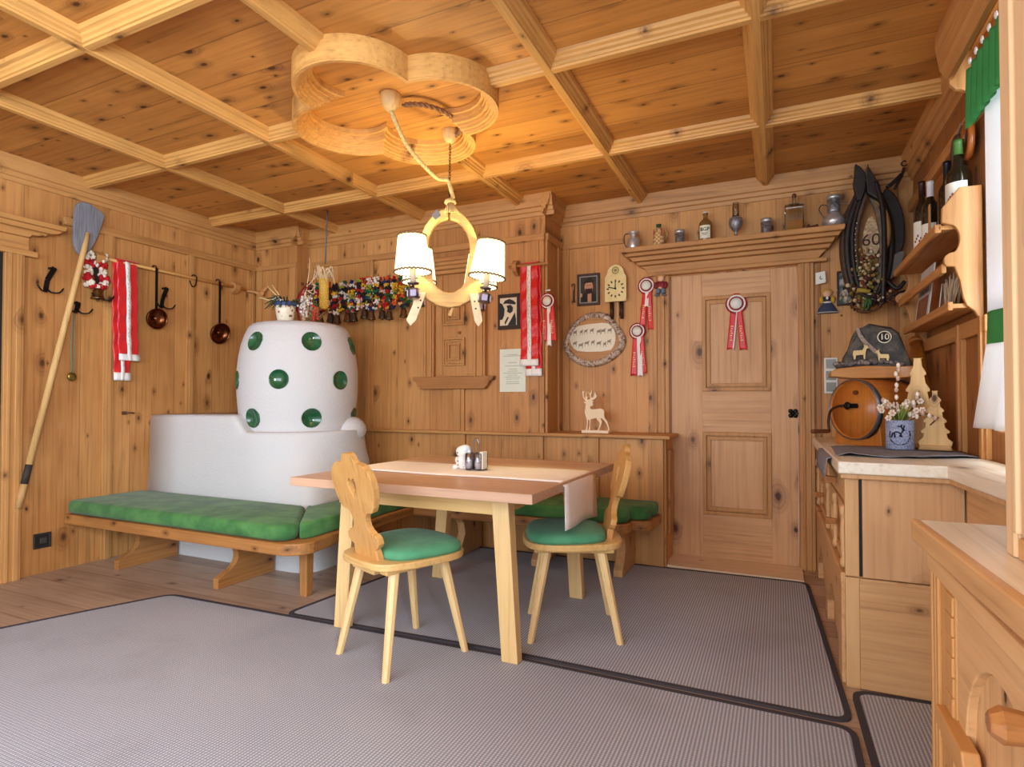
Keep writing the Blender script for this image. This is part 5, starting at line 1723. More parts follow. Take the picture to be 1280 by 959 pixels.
for row, z in ((0, .045), (1, -.045)):
    for k in range(7):
        x = cx_ - .14 + k * .045 + r_.uniform(-.008, .008)
        zz = cz_ + z + r_.uniform(-.008, .012)
        w = r_.uniform(.010, .017)
        an.prism([(x - w, zz), (x + w, zz), (x + w, zz + .013), (x + w * 1.5, zz + .028), (x + w * .8, zz + .022), (x - w, zz + .014)], 'y', D - .0382, D - .0365)
        an.box(x - w, x - w + .003, D - .0382, D - .0365, zz - .016, zz).box(x + w - .003, x + w, D - .0382, D - .0365, zz - .016, zz)
an.build('painted_animals', plain('grey_brown_ink', (150, 134, 116), .7), ov)

# boy and girl figurines
bf = thing('boy_figurine', 'painted wooden boy in a red jacket hanging on the left door jamb', 'figurine', (-.77, D - .04, 1.95))
YB = D - .05
SKIN = plain('figure_skin', (226, 176, 140), .6)
MB().ball((-.77, YB, 2.015), (.026, .014, .027), 12).build('head', SKIN, bf)
MB().ball((-.77, YB + .002, 2.027), (.030, .014, .020), 12).ball((-.77, YB, 2.035), (.042, .012, .007), 12).build('straw_hat', plain('figure_straw_hat', (196, 150, 84), .7), bf)
MB().ball((-.77, YB, 1.965), (.036, .014, .034), 12).ball((-.805, YB, 1.965), (.017, .012, .026), 10).ball((-.735, YB, 1.965), (.017, .012, .026), 10).build('red_jacket', plain('figure_red', (124, 26, 34), .6), bf)
MB().ball((-.772, YB - .008, 1.945), (.018, .01, .008), 8).build('hands', SKIN, bf)
for s_ in (-1, 1):
    MB().tube([(-.77 + s_ * .015, YB, 1.94), (-.77 + s_ * .022, YB, 1.905)], [.016, .017], 8).build('trouser_leg', plain('figure_blue_grey', (110, 124, 140), .7), bf)
    MB().ball((-.77 + s_ * .026, YB - .004, 1.893), (.020, .012, .009), 8).build('shoe', plain('figure_shoe', (96, 106, 116), .6), bf)
gf = thing('girl_figurine', 'painted wooden girl in a dark blue dress hanging right of the door', 'figurine', (.30, D - .01, 1.75))
YG = D - .02
MB().ball((.30, YG, 1.823), (.024, .013, .024), 12).build('head', SKIN, gf)
MB().ball((.30, YG + .003, 1.832), (.034, .012, .028), 12).build('blond_hair', plain('figure_hair', (196, 150, 76), .7), gf)
MB().ball((.30, YG, 1.79), (.022, .013, .024), 10).build('bodice', plain('figure_navy', (44, 52, 74), .7), gf)
MB().ball((.30, YG - .012, 1.797), (.008, .004, .012), 8).ball((.30, YG - .008, 1.768), (.03, .008, .006), 8).build('white_trim', WHITE, gf)
for s_ in (-1, 1):
    MB().ball((.30 + s_ * .034, YG, 1.785), (.015, .01, .024), 8).build('puffed_sleeve', plain('figure_yellow', (206, 156, 44), .7), gf)
MB().lathe([(.060, 0), (.062, .006), (.050, .03), (.030, .062), (.018, .075)], (.30, D - .022, 1.697), 20, Matrix.Scale(.32, 4, (0, 1, 0))).build('skirt', plain('figure_skirt', (52, 60, 86), .7), gf)
MB().tube([(.30 + .061 * math.cos(PI * k / 8), D - .023 - .019 * math.sin(PI * k / 8), 1.701) for k in range(9)], .004, 6).build('lace_hem', plain('figure_lace', (176, 180, 180), .7), gf)
cdv = thing('note_card', 'small white card with a dark mark pinned beside the right door jamb', 'card', (.265, D, 1.92))
MB().prism([(.232, 1.885), (.292, 1.895), (.287, 1.97), (.232, 1.962)], 'y', D - .05, D - .047).build('card', PAPER, cdv)
MB().tube(spline([(.262, D - .051, 1.94), (.257, D - .051, 1.926), (.263, D - .051, 1.918), (.272, D - .051, 1.924)], 4), .0028, 5).build('printed_mark', plain('grey_print', (120, 124, 136), .6), cdv)
MB().tube([(.26, D, 1.955), (.26, D - .052, 1.955)], .002, 5).build('pin', STEEL, cdv)
p2 = thing('framed_photo', 'dark framed colour photo half behind the horse collar', 'picture', (.43, D, 1.85))
frame_ring(.357, .535, 1.742, 1.968, .013, D - .02, D).build('frame', plain('dark_red_frame', (54, 24, 18), .35), p2, bevel=.003)
ph = NT('colour_photo')
vec, s = ph.coords()
n1, n2 = ph.noise(vec, 26, 3), ph.noise(vec, 60, 3)
c_ = ph.mix(ph.step(n1, .4, .6), lin((70, 92, 84)), lin((190, 188, 196)))
c_ = ph.mix(ph.step(n2, .52, .66), c_, lin((176, 150, 70)))
ph.put(ph.b.inputs['Base Color'], c_); ph.b.inputs['Roughness'].default_value = .2
MB().box(.37, .522, D - .01, D - .004, 1.755, 1.955).build('photo', ph.m, p2)
sw = thing('light_switches', 'white triple light switch plate with grey rockers right of the door', 'light switch', (.32, D, 1.29))
MB().box(.279, .358, D - .012, D, 1.17, 1.405).build('plate', plain('switch_white', (236, 232, 224), .4), sw, bevel=.004)
for k in range(3):
    z = 1.182 + k * .076
    MB().hexa([(.290, D - .012, z), (.347, D - .012, z), (.347, D - .012, z + .06), (.290, D - .012, z + .06)], [(.292, D - .018, z + .002), (.345, D - .018, z + .002), (.345, D - .022, z + .058), (.292, D - .022, z + .058)]).build('rocker', plain('switch_grey', (148, 148, 138), .35, .3), sw)

# deer cut-out on the ledge
dx0, dz0 = -1.215, .887
sc = .335 / 790.0
def dp(px, py):
    return (dx0 + (px - 390) * sc * .93, dz0 + .018 + (800 - py) * sc * .97)
de = thing('deer_cutout', 'pale wooden cut-out of a stag standing on the wainscot ledge', 'deer figure', (-1.2, 4.14, .887))
body = [(205, 800), (185, 800), (195, 775), (212, 690), (208, 600), (180, 520), (168, 470), (185, 380), (195, 325), (160, 310), (150, 288), (200, 290), (165, 250), (132, 205), (122, 120), (140, 75), (150, 110), (178, 68), (165, 110), (150, 140), (155, 200), (180, 230), (190, 180), (205, 110), (222, 105), (212, 150), (205, 200), (238, 185), (215, 235), (225, 255),
        (275, 240), (272, 180), (235, 110), (262, 125), (275, 145), (290, 110), (305, 75), (318, 80), (308, 130), (290, 170), (300, 220), (340, 200), (362, 150), (370, 105), (384, 112), (382, 160), (408, 178), (398, 215), (345, 250), (310, 262), (345, 280), (318, 300), (338, 345), (325, 362), (285, 372), (275, 400), (300, 425), (400, 420), (470, 408), (530, 430), (550, 470), (545, 530), (555, 580),
        (600, 630), (625, 700), (645, 770), (645, 800), (600, 800), (620, 770), (600, 710), (560, 640), (500, 590), (470, 580), (505, 640), (490, 700), (455, 770), (455, 800), (412, 800), (435, 770), (460, 690), (450, 650), (410, 610), (390, 580), (290, 605), (280, 690), (275, 780), (285, 800), (245, 800), (255, 770), (262, 690), (258, 615), (238, 612), (232, 700), (222, 775), (225, 800)]
MB().prism([dp(*p) for p in body], 'y', 4.13, 4.15).build('stag', plain('pale_plywood', (244, 222, 186), .6, noise=.2, nscale=40, c2=(226, 198, 156)), de, bevel=.002)
a_, b_ = dp(140, 805)[0], dp(650, 805)[0]
MB().box(a_, b_, 4.09, 4.19, .887, .907).build('plinth', plain('pale_plywood_base', (246, 228, 198), .6), de, bevel=.002)
# ================================================================== ON THE SHELF OVER THE DOOR
SZ = 2.2305
SY = 4.225
def jug_like(name, label, cat, x, prof, mat, part, n=28):
    t = thing(name, label, cat, (x, SY, SZ))
    MB().lathe(prof, (x, SY, SZ), n).build(part, mat, t)
    return t
x = -.955
j = jug_like('pewter_jug', 'small polished pewter jug at the left end of the shelf over the door', 'jug', x, [(.040, 0), (.043, .004), (.044, .03), (.044, .072), (.036, .088), (.020, .098), (.019, .106), (.034, .118), (.040, .122), (.040, .132), (.034, .134), (.014, .125), (0, .122)], STEEL, 'body')
MB().tube(spline([(x - .036, SY, SZ + .124), (x - .060, SY - .01, SZ + .118), (x - .068, SY - .01, SZ + .085), (x - .060, SY - .01, SZ + .04), (x - .042, SY, SZ + .022)], 5), .0042, 6).build('handle', plain('dark_pewter', (96, 90, 86), .35, .9), j)
x = -.772
WICK = NT('wicker')
vec, s = WICK.coords()
ck_ = WICK.n('ShaderNodeTexChecker'); ck_.inputs['Scale'].default_value = 70
WICK.t.links.new(vec, ck_.inputs['Vector'])
WICK.put(WICK.b.inputs['Base Color'], WICK.mix(ck_.outputs['Fac'], lin((222, 190, 136)), lin((170, 124, 74))))
WICK.b.inputs['Roughness'].default_value = .8
WICK.bump(ck_.outputs['Fac'], .4, .004)
j = jug_like('wicker_bottle', 'small wicker-covered bottle with a green cap between the jug and the left cup', 'bottle', x, [(.034, 0), (.040, .01), (.043, .05), (.038, .09), (.026, .125), (.014, .14), (0, .141)], WICK.m, 'wicker_body')
MB().lathe([(.013, .138), (.014, .15)], (x, SY, SZ), 16).lathe([(.018, .148), (.019, .165), (.0, .168)], (x, SY, SZ), 16).build('green_cap', plain('bottle_green_cap', (44, 76, 42), .5), j)
MB().tube(spline([(x + .02, SY, SZ + .13), (x + .05, SY - .005, SZ + .12), (x + .058, SY - .005, SZ + .08), (x + .042, SY, SZ + .05)], 5), .004, 6).build('handle', plain('wicker_handle', (180, 138, 86), .8), j)
MB().ball((x - .03, SY - .03, SZ + .10), (.004, .004, .03), 6).ball((x + .024, SY - .032, SZ + .10), (.004, .004, .03), 6).build('red_cord', plain('red_cord', (176, 40, 40), .7), j)
CUPM = plain('embossed_pewter', (176, 176, 180), .3, .6, noise=.8, nscale=75, c2=(84, 82, 86), bump=.5)
def cup_(x, label, h, r):
    t = thing('pewter_cup', label, 'cup', (x, SY, SZ), group='embossed pewter cups over the door')
    MB().lathe([(r * .84, 0), (r * .86, .006), (r * .84, .012), (r * .97, h * .76)], (x, SY, SZ), 26).build('body', CUPM, t)
    MB().lathe([(r * .97, h * .76), (r, h), (r * .93, h), (r * .88, h * .5), (r * .8, h * .12), (0, h * .1)], (x, SY, SZ), 26).build('rim', STEEL, t)
cup_(-.625, 'embossed pewter cup between the wicker bottle and the labelled bottle', .104, .036)
cup_(-.062, 'embossed pewter cup between the goblet lamp and the whisky decanter', .112, .036)
x = -.450
j = jug_like('schnapps_bottle', 'brown glass bottle with a pale printed label on the shelf over the door', 'bottle', x, [(.044, 0), (.047, .005), (.047, .115), (.043, .135), (.030, .15), (.017, .162), (.015, .18), (.015, .19), (.019, .192), (.019, .20), (.0, .20)], plain('brown_bottle', (120, 88, 46), .12, coat=.5), 'glass_body')
MB().ball((x, SY, SZ + .205), (.018, .018, .010), 14).build('white_stopper', plain('white_stopper', (226, 220, 210), .5), j)
lb = MB()
vs = []
for z in (.018, .108):
    for k in range(9):
        a = math.radians(-90 - 46 + 92 * k / 8)
        vs.append((x + .0480 * math.cos(a), SY + .0480 * math.sin(a), SZ + z))
lb.add(vs, [(k, k + 1, 9 + k + 1, 9 + k) for k in range(8)], True)
lbl = lb.build('label', plain('bottle_label', (232, 228, 202), .7), j)
text('BGP', .034, plain('label_ink', (48, 44, 40), .6), lbl, (x, SY - .0495, SZ + .078), FACE_Y)
MB().box(x - .02, x + .02, SY - .0487, SY - .0479, SZ + .05, SZ + .054).box(x - .014, x + .014, SY - .0487, SY - .0479, SZ + .04, SZ + .043).build('printed_lines', plain('label_ink', (48, 44, 40), .6), lbl)
x = -.252
j = jug_like('oil_lamp', 'pewter goblet lamp with a slim glass chimney in the middle of the shelf', 'oil lamp', x, [(.036, 0), (.036, .005), (.012, .012), (.008, .03), (.010, .05), (.024, .062), (.040, .085), (.046, .11), (.044, .135), (.034, .146), (.024, .149), (0, .149)], CUPM, 'goblet')
MB().lathe([(.024, .149), (.022, .17), (.021, .247), (.0195, .247), (.020, .17), (.022, .150)], (x, SY, SZ), 24, ring=True).build('glass_chimney', GLASS, j)
x = .108
j = thing('whisky_decanter', 'square glass decanter with a little amber drink and a stopper', 'decanter', (x, SY, SZ))
MB().box(x - .058, x + .058, SY - .035, SY + .035, SZ, SZ + .185).build('glass_body', GLASS, j, bevel=.012, seg=3)
MB().box(x - .050, x + .050, SY - .028, SY + .028, SZ + .008, SZ + .075).build('amber_drink', plain('amber_liquid', (190, 116, 36), .1, spec=.5), j, bevel=.006)
MB().lathe([(.030, .184), (.014, .192), (.012, .225), (.015, .23), (.0, .231)], (x, SY, SZ), 18).build('neck', GLASS, j)
MB().ball((x, SY, SZ + .243), (.015, .015, .016), 12).build('stopper', plain('amber_stopper', (130, 70, 36), .2, trans=.4), j)
x = .212
fg = thing('small_rabbit_figure', 'tiny dark brown figure between the decanter and the two-handled vase', 'figurine', (x, SY, SZ))
MB().ball((x + .005, SY, SZ + .017), (.026, .014, .017), 10).ball((x - .02, SY, SZ + .026), (.014, .011, .012), 10).ball((x + .026, SY, SZ + .028), (.011, .01, .011), 8).build('body', plain('dark_brown_figure', (90, 42, 26), .5), fg)
MB().ball((x - .024, SY, SZ + .038), (.004, .004, .007), 6).ball((x - .016, SY, SZ + .038), (.004, .004, .007), 6).build('ears', plain('dark_brown_figure', (90, 42, 26), .5), fg)
x = .335
j = jug_like('pewter_vase', 'two-handled pewter vase at the right end of the shelf beside the horse collar', 'vase', x, [(.046, 0), (.05, .004), (.064, .03), (.066, .045), (.058, .065), (.042, .085), (.036, .10)], STEEL, 'belly')
MB().lathe([(.036, .10), (.037, .105), (.037, .185)], (x, SY, SZ), 26).build('embossed_neck', CUPM, j)
MB().lathe([(.037, .185), (.041, .19), (.041, .208), (.036, .208), (.033, .15), (0, .15)], (x, SY, SZ), 26).build('rim', STEEL, j)
for s_ in (-1, 1):
    MB().tube(spline([(x + s_ * .036, SY, SZ + .150), (x + s_ * .066, SY, SZ + .158), (x + s_ * .082, SY, SZ + .13), (x + s_ * .066, SY, SZ + .095), (x + s_ * .05, SY, SZ + .068)], 5), .0036, 6).build('handle', plain('dark_pewter', (96, 90, 86), .35, .9), j)
# ================================================================== RIGHT CORNER
# horse collar on the door wall
hc = thing('horse_collar', 'old black leather horse collar with dried flowers and a 60 sign on the wall', 'horse collar', (.55, 4.2, 2.1))
LEA = plain('old_leather', (44, 36, 34), .5, noise=.7, nscale=26, c2=(20, 16, 16))
LEA2 = plain('brown_leather', (84, 62, 50), .55, noise=.7, nscale=20, c2=(44, 32, 26))
FELT = plain('padded_cloth', (128, 112, 92), .9, noise=.6, nscale=24, c2=(84, 70, 58))
C0 = Vector((.522, 4.20, 2.11))
def ov_(t, rx, rz, dz=0, dy=0.0, dx=0.0):
    a = t
    w = rx * math.cos(a)
    if math.sin(a) > 0:
        w *= (1 - .55 * math.sin(a) ** 2)
    return Vector((C0.x + w + dx, C0.y + dy, C0.z + dz + rz * math.sin(a)))
def loop(rx, rz, r, mat, name, dy=0, a0=100, a1=440, dz=0, n=56, dx=0, par=hc):
    return MB().tube([ov_(math.radians(a0 + (a1 - a0) * k / n), rx, rz, dz, dy, dx) for k in range(n + 1)], r, 10).build(name, mat, par)
loop(.125, .37, .034, LEA2, 'outer_pad', .03)
loop(.118, .385, .020, LEA, 'outer_roll', -.02)
loop(.082, .345, .026, FELT, 'inner_pad', -.01, 105, 435, .0)
loop(.092, .365, .012, LEA, 'leather_welt', -.045)
# right hand flap, thrown back against the wall
fl2 = MB()
P_ = [(.60, 2.44), (.645, 2.42), (.69, 2.34), (.715, 2.22), (.71, 2.07), (.67, 2.0), (.64, 1.92), (.60, 1.86), (.585, 1.95), (.60, 2.1), (.60, 2.3)]
fl2.prism(smooth_poly(P_, 1), 'y', 4.19, 4.235)
fl2.build('side_pad', LEA, hc, bevel=.015, seg=3)
MB().prism(smooth_poly([(.63, 2.0), (.70, 2.04), (.705, 2.0), (.65, 1.88), (.61, 1.85), (.60, 1.90)], 1), 'y', 4.17, 4.20).build('felt_lining', plain('grey_felt', (112, 106, 100), .9), hc)
MB().tube(spline([(.56, 4.16, 2.35), (.60, 4.13, 2.27), (.615, 4.12, 2.15), (.605, 4.13, 2.05), (.59, 4.14, 1.97)], 6), [.006] * 6 + [.016] * 12 + [.008] * 7, 8).build('wooden_hame', wood('hame_wood', (176, 132, 72), (120, 82, 40), 'Z', 'X', 0, .2, .5), hc)
for k, q in enumerate(([(.455, 0, 2.36), (.437, 0, 2.47), (.445, 0, 2.535), (.447, 0, 2.592), (.478, 0, 2.565), (.505, 0, 2.52), (.50, 0, 2.42), (.478, 0, 2.36)], [(.51, 0, 2.40), (.502, 0, 2.50), (.512, 0, 2.575), (.535, 0, 2.525), (.575, 0, 2.44), (.585, 0, 2.34), (.555, 0, 2.36)])):
    MB().prism([(a[0], a[2]) for a in q], 'y', 4.12, 4.18).build('collar_peak', LEA, hc, bevel=.006)
MB().tube(spline([(.508, 4.13, 2.47), (.506, 4.125, 2.53), (.517, 4.12, 2.575)], 5), [.008, .007, .006, .006, .005, .005, .004, .004, .003, .003, .002], 8).build('brass_tip', BRASS, hc)
for pts_, r in (([(.555, 4.13, 2.46), (.585, 4.11, 2.30), (.592, 4.10, 2.10), (.588, 4.10, 1.90), (.582, 4.11, 1.72)], .014), ([(.66, 4.18, 2.42), (.70, 4.20, 2.50), (.715, 4.21, 2.55)], .009), ([(.62, 4.17, 2.43), (.665, 4.18, 2.47), (.70, 4.2, 2.51)], .012), ([(.605, 4.15, 1.86), (.66, 4.14, 1.80), (.70, 4.14, 1.84)], .012), ([(.56, 4.13, 1.70), (.62, 4.12, 1.74), (.70, 4.13, 1.78)], .009), ([(.44, 4.12, 1.80), (.49, 4.09, 1.76), (.55, 4.10, 1.75)], .010)):
    MB().tube(spline(pts_, 6), r, 8).build('strap', LEA, hc)
MB().tube([ov_(2 * PI * k / 16, .016, .016, 0, 0, 0) + Vector((.715 - C0.x, 0, 2.575 - C0.z)) for k in range(16)], .004, 6, closed=True).build('iron_ring', IRON, hc)
st_ = MB()
for k in range(15):
    a = math.radians(160 + 80 * k / 14)
    p = ov_(a, .076, .345, 0, -.042)
    st_.ball(p, .006, 8)
st_.build('silver_studs', plain('silver_stud', (226, 222, 214), .25, .8), hc)
# board with the number, flowers below it
sg = MB().prism(smooth_poly([(.50, 2.02), (.585, 2.04), (.575, 2.20), (.535, 2.29), (.50, 2.21), (.485, 2.1)], 1), 'y', 4.19, 4.20).build('number_board', plain('floral_board', (214, 190, 152), .7, noise=.9, nscale=70, c2=(150, 112, 80)), hc)
text('60', .105, plain('number_ink', (64, 34, 34), .6), sg, (.535, 4.188, 2.12), FACE_Y, name='number')
FLC = [plain('dried_flower_%d' % i, c, .9) for i, c in enumerate(((196, 168, 128), (150, 120, 60), (120, 60, 44), (206, 190, 160), (110, 104, 40), (60, 42, 36)))]
r_ = random.Random(21)
fm = MB()
for k in range(190):
    fm.use(r_.randrange(6))
    u = r_.random()
    c = Vector((.505 + r_.gauss(0, .03), 4.165 + r_.uniform(-.03, .03), 1.93 + r_.gauss(0, .05)))
    fm.ball(c, r_.uniform(.005, .013), 6)
fm.build('dried_flower_filling', FLC, hc)
fm = MB()
for k in range(240):
    fm.use(r_.randrange(6))
    a = r_.uniform(0, 2 * PI)
    q = Vector((.495 + r_.gauss(0, .05), 4.14 + r_.uniform(-.05, .04), 1.775 + r_.gauss(0, .04)))
    fm.ball(q, r_.uniform(.005, .014), 6)
fm.build('dried_flower_bunch', FLC, hc)
tw = MB()
for k in range(40):
    a = r_.uniform(0, 2 * PI)
    p0 = Vector((.50, 4.14, 1.72)) + Vector((.075 * math.cos(a), r_.uniform(-.02, .02), .045 * math.sin(a)))
    p1 = Vector((.50, 4.14, 1.72)) + Vector((.085 * math.cos(a + .9), r_.uniform(-.02, .02), .055 * math.sin(a + .9)))
    tw.tube([p0, (p0 + p1) / 2 + Vector((0, -.01, -.012)), p1], .005, 5)
for k in range(24):
    p0 = Vector((.58, 4.13, 1.75)); p1 = p0 + Vector((r_.uniform(.02, .14), r_.uniform(-.03, .03), r_.uniform(-.05, .06)))
    tw.tube([p0, p1], [.005, .003], 5)
tw.build('twig_wreath', plain('twig_brown', (104, 66, 44), .8), hc)
MB().tube([(.445, 4.09, 1.80), (.515, 4.085, 1.785)], .013, 10).build('yellow_gourd', plain('gourd_yellow', (170, 146, 60), .6), hc)
lv = MB()
for k in range(7):
    p0 = Vector((.505, 4.10, 1.76)); p1 = p0 + Vector((r_.uniform(-.025, .02), r_.uniform(-.02, .01), r_.uniform(-.11, -.05)))
    lv.tube([p0, (p0 + p1) / 2, p1], [.004, .012, .002], 6)
lv.build('green_leaves', plain('leaf_green', (52, 92, 40), .6), hc)

# butter churn
CHW = wood('churn_wood', (196, 118, 48), (152, 82, 28), 'X', 'Z', 0, .1, .3)
CHF = wood('churn_end', (200, 124, 52), (156, 88, 30), 'Z', 'Y', 0, .1, .3)
AX = math.radians(39)
bc = thing('butter_churn', 'small wooden barrel butter churn with an iron crank in the corner by the door', 'butter churn', (.36, 3.56, .885), AX)
cz = .190
MX = Matrix.Translation((0, 0, cz)) @ Matrix.Rotation(math.radians(90), 4, 'Y')
MB().lathe([(0, .02), (.149, .02), (.149, 0), (.152, 0), (.157, .004), (.163, .10), (.165, .165), (.163, .23), (.155, .33), (.0, .33)], (0, 0, 0), 40, MX).build('barrel', CHW, bc, local=True)
MB().lathe([(.149, .020), (.149, .012), (.0, .012)], (0, 0, 0), 40, MX).build('barrel_end', CHF, bc, local=True)
MB().lathe([(.1585, .0), (.1605, .0), (.163, .032), (.161, .032)], (0, 0, 0), 40, MX, ring=True).build('iron_hoop', plain('zinc_hoop', (128, 134, 142), .4, .6, noise=.5, nscale=30), bc, local=True)
MB().lathe([(.1605, .295), (.1625, .295), (.159, .325), (.157, .325)], (0, 0, 0), 40, MX, ring=True).build('iron_hoop', plain('zinc_hoop', (128, 134, 142), .4, .6), bc, local=True)
for xx in (.03, .25):
    MB().prism([(-.15, 0), (.15, 0), (.15, .03)] + [( .14 * math.cos(math.radians(a)) * 1.0, .03 + .075 - .0 + .075 * -math.sin(math.radians(a))) for a in (0, 30, 60, 90, 120, 150, 180)] + [(-.15, .03)], 'x', xx, xx + .05).build('cradle', CHF, bc, local=True, bevel=.004)
MB().tube([(.005, .02, cz + .02), (-.035, .02, cz + .02)], .008, 8).ball((-.012, .02, cz + .02), (.010, .022, .022), 10).build('crank_axle', IRON, bc, local=True)
MB().prism([(-.03, -.012), (.03, -.012), (.035, 0), (.03, .012), (-.03, .012), (-.035, 0)], 'x', -.006, .004).build('iron_plate', IRON, bc, local=True).location = (0, -.0, cz + .02)
MB().tube(spline([(-.035, .02, cz + .02), (-.04, .06, cz + .015), (-.045, .10, cz - .01), (-.045, .115, cz - .07), (-.042, .112, cz - .118)], 6), .007, 8).build('crank_arm', plain('dark_brown_iron', (66, 36, 26), .45, .4), bc, local=True)
hcr = MB().lathe([(.009, 0), (.012, .02), (.011, .06), (.012, .10), (.010, .115), (0, .118)], (-.042, .112, cz - .12), 12, Matrix.Rotation(math.radians(-90), 4, 'Y'))
hcr.build('crank_handle', plain('dark_turned_wood', (104, 56, 30), .4), bc, local=True)
MB().tube([(-.004, -.02, cz + .09), (.01, -.02, cz + .09)], .012, 10).build('bung', plain('dark_turned_wood', (104, 56, 30), .4), bc, local=True)

# stone on its wooden base, standing on the churn
sb = thing('anniversary_stone', 'dark rock with a 10 plaque and carved goats, standing on the butter churn', 'decorative stone', (.50, 3.72, 1.245))
MB().prism(smooth_poly([(.262, 1.242), (.700, 1.242), (.698, 1.282), (.665, 1.304), (.56, 1.302), (.45, 1.310), (.36, 1.304), (.270, 1.294)], 1), 'y', 3.60, 3.80).build('wooden_base', wood('stone_base', (206, 142, 70), (166, 100, 42), 'X', 'Z', 0, .3, .3), sb, bevel=.004)
rk_ = bmesh.new()
prof_r = [(.318, 1.298), (.325, 1.36), (.345, 1.40), (.365, 1.47), (.385, 1.515), (.42, 1.53), (.45, 1.545), (.50, 1.525), (.555, 1.515), (.59, 1.49), (.605, 1.44), (.625, 1.37), (.645, 1.32), (.645, 1.298)]
ROCK = NT('dark_rock')
vec, s = ROCK.coords()
n1, n2 = ROCK.noise(vec, 14, 6, .7), ROCK.noise(vec, 60, 4, .7)
c_ = ROCK.mix(ROCK.step(n1, .4, .62), lin((66, 64, 64)), lin((104, 94, 82)))
c_ = ROCK.mix(ROCK.math('MULTIPLY', ROCK.step(n2, .55, .7), .5), c_, lin((34, 32, 32)))
ROCK.put(ROCK.b.inputs['Base Color'], c_); ROCK.b.inputs['Roughness'].default_value = .7
ROCK.bump(ROCK.math('ADD', n1, n2), .7, .01)
layers = []
for d_, s1, jx in ((3.655, .90, .0), (3.645, .96, .0), (3.68, 1.0, .005), (3.74, .97, .01), (3.775, .85, .01)):
    layers.append([((x - .48) * s1 + .48 + jx + r_.uniform(-.006, .006), d_ + r_.uniform(-.008, .008), (z - 1.298) * s1 + 1.298 + (r_.uniform(-.006, .006) if z > 1.31 else 0)) for x, z in prof_r])
layers = layers[1:]
n = len(prof_r)
vs = [p for l in layers for p in l]
fs = [tuple(range(n)), tuple((len(layers) - 1) * n + i for i in reversed(range(n)))]
for i in range(len(layers) - 1):
    for k in range(n):
        fs.append((i * n + k, i * n + (k + 1) % n, (i + 1) * n + (k + 1) % n, (i + 1) * n + k))
MB().add(vs, fs).build('rock', ROCK.m, sb, bevel=.006)
VEIN = plain('pale_vein', (176, 156, 142), .8, noise=.8, nscale=50, c2=(110, 96, 90), bump=.4)
MB().prism(smooth_poly([(.385, 1.52), (.402, 1.52), (.42, 1.47), (.46, 1.42), (.51, 1.365), (.525, 1.345), (.50, 1.35), (.45, 1.40), (.405, 1.455)], 1), 'y', 3.628, 3.65).build('pale_vein', VEIN, sb, bevel=.003)
rb = MB()
for k in range(26):
    rb.ball((.30 + .29 * k / 25 + r_.uniform(-.01, .01), 3.625 + r_.uniform(-.012, .012), 1.312 + .016 * math.sin(PI * k / 25) + r_.uniform(-.004, .012)), (r_.uniform(.012, .024), .014, r_.uniform(.008, .017)), 6)
rb.build('stone_chips', plain('stone_chips', (150, 136, 128), .8, noise=.9, nscale=40, c2=(70, 66, 64)), sb)
MB().ball((.312, 3.64, 1.315), (.03, .03, .022), 7).ball((.59, 3.65, 1.312), (.03, .02, .016), 7).build('side_rock', ROCK.m, sb)
pq = MB().lathe([(.030, 0), (.033, .001), (.033, .005), (.028, .006), (.028, .003), (0, .003)], (.520, 3.636, 1.462), 28, Matrix.Rotation(math.radians(90), 4, 'X')).build('round_plaque', plain('plaque_cream', (232, 222, 196), .6), sb)
MB().lathe([(.0275, .0031), (.0, .0036)], (.520, 3.636, 1.462), 24, Matrix.Rotation(math.radians(90), 4, 'X')).build('plaque_ground', plain('plaque_dark', (58, 54, 50), .6), pq)
text('10', .045, plain('plaque_cream', (232, 222, 196), .6), pq, (.520, 3.630, 1.462), FACE_Y, .0015, name='number')
GO = plain('carved_goat', (226, 196, 138), .6)
def goat(x, z, s, f):
    p = [(-.034, .03), (-.03, .048), (.012, .05), (.02, .066), (.018, .082), (.026, .074), (.034, .074), (.042, .06), (.03, .054), (.026, .034), (.024, 0), (.018, 0), (.016, .024), (-.018, .022), (-.022, 0), (-.028, 0)]
    return MB().prism([(x + f * a * s, z + b_ * s) for a, b_ in p], 'y', 3.612, 3.626)
goat(.405, 1.345, 1.0, 1).build('carved_goat', GO, sb, bevel=.002)
goat(.51, 1.328, .85, -1).build('carved_goat', GO, sb, bevel=.002)

# grey runner cloth over the worktop
GC = plain('grey_cloth', (140, 140, 150), .9, noise=.3, nscale=30, c2=(120, 122, 136), bump=.1, spec=.2)
g = []
for i in range(31):
    u = i / 30
    row = []
    for j in range(15):
        v = j / 14
        # near edge runs from the cabinet front obliquely to the window wall
        xa, ya = .20 + u * .555, 2.86 + .10 * u - .10 * math.sin(PI * u)
        xb, yb = .20 + u * .555, 3.40 + .16 * u
        x, y = xa + (xb - xa) * v, ya + (yb - ya) * v
        z = .8885 + .004 * (1 + math.sin(11 * u + 3 * v)) * (1 - v) + (.006 * max(0, math.sin(16 * u)) if j == 0 else 0)
        if u < .12:
            h = (.12 - u) / .12
            x = .196 - .012 * math.sin(h * PI / 2)
            z = .888 - h * .10
        row.append((x, y, z))
    g.append(row)
tag(MB().sheet(g, -.0025).build('grey_cloth', GC), 'grey cloth laid over the low cabinet under the vase and the wooden trees', 'cloth')
ZC_ = .897

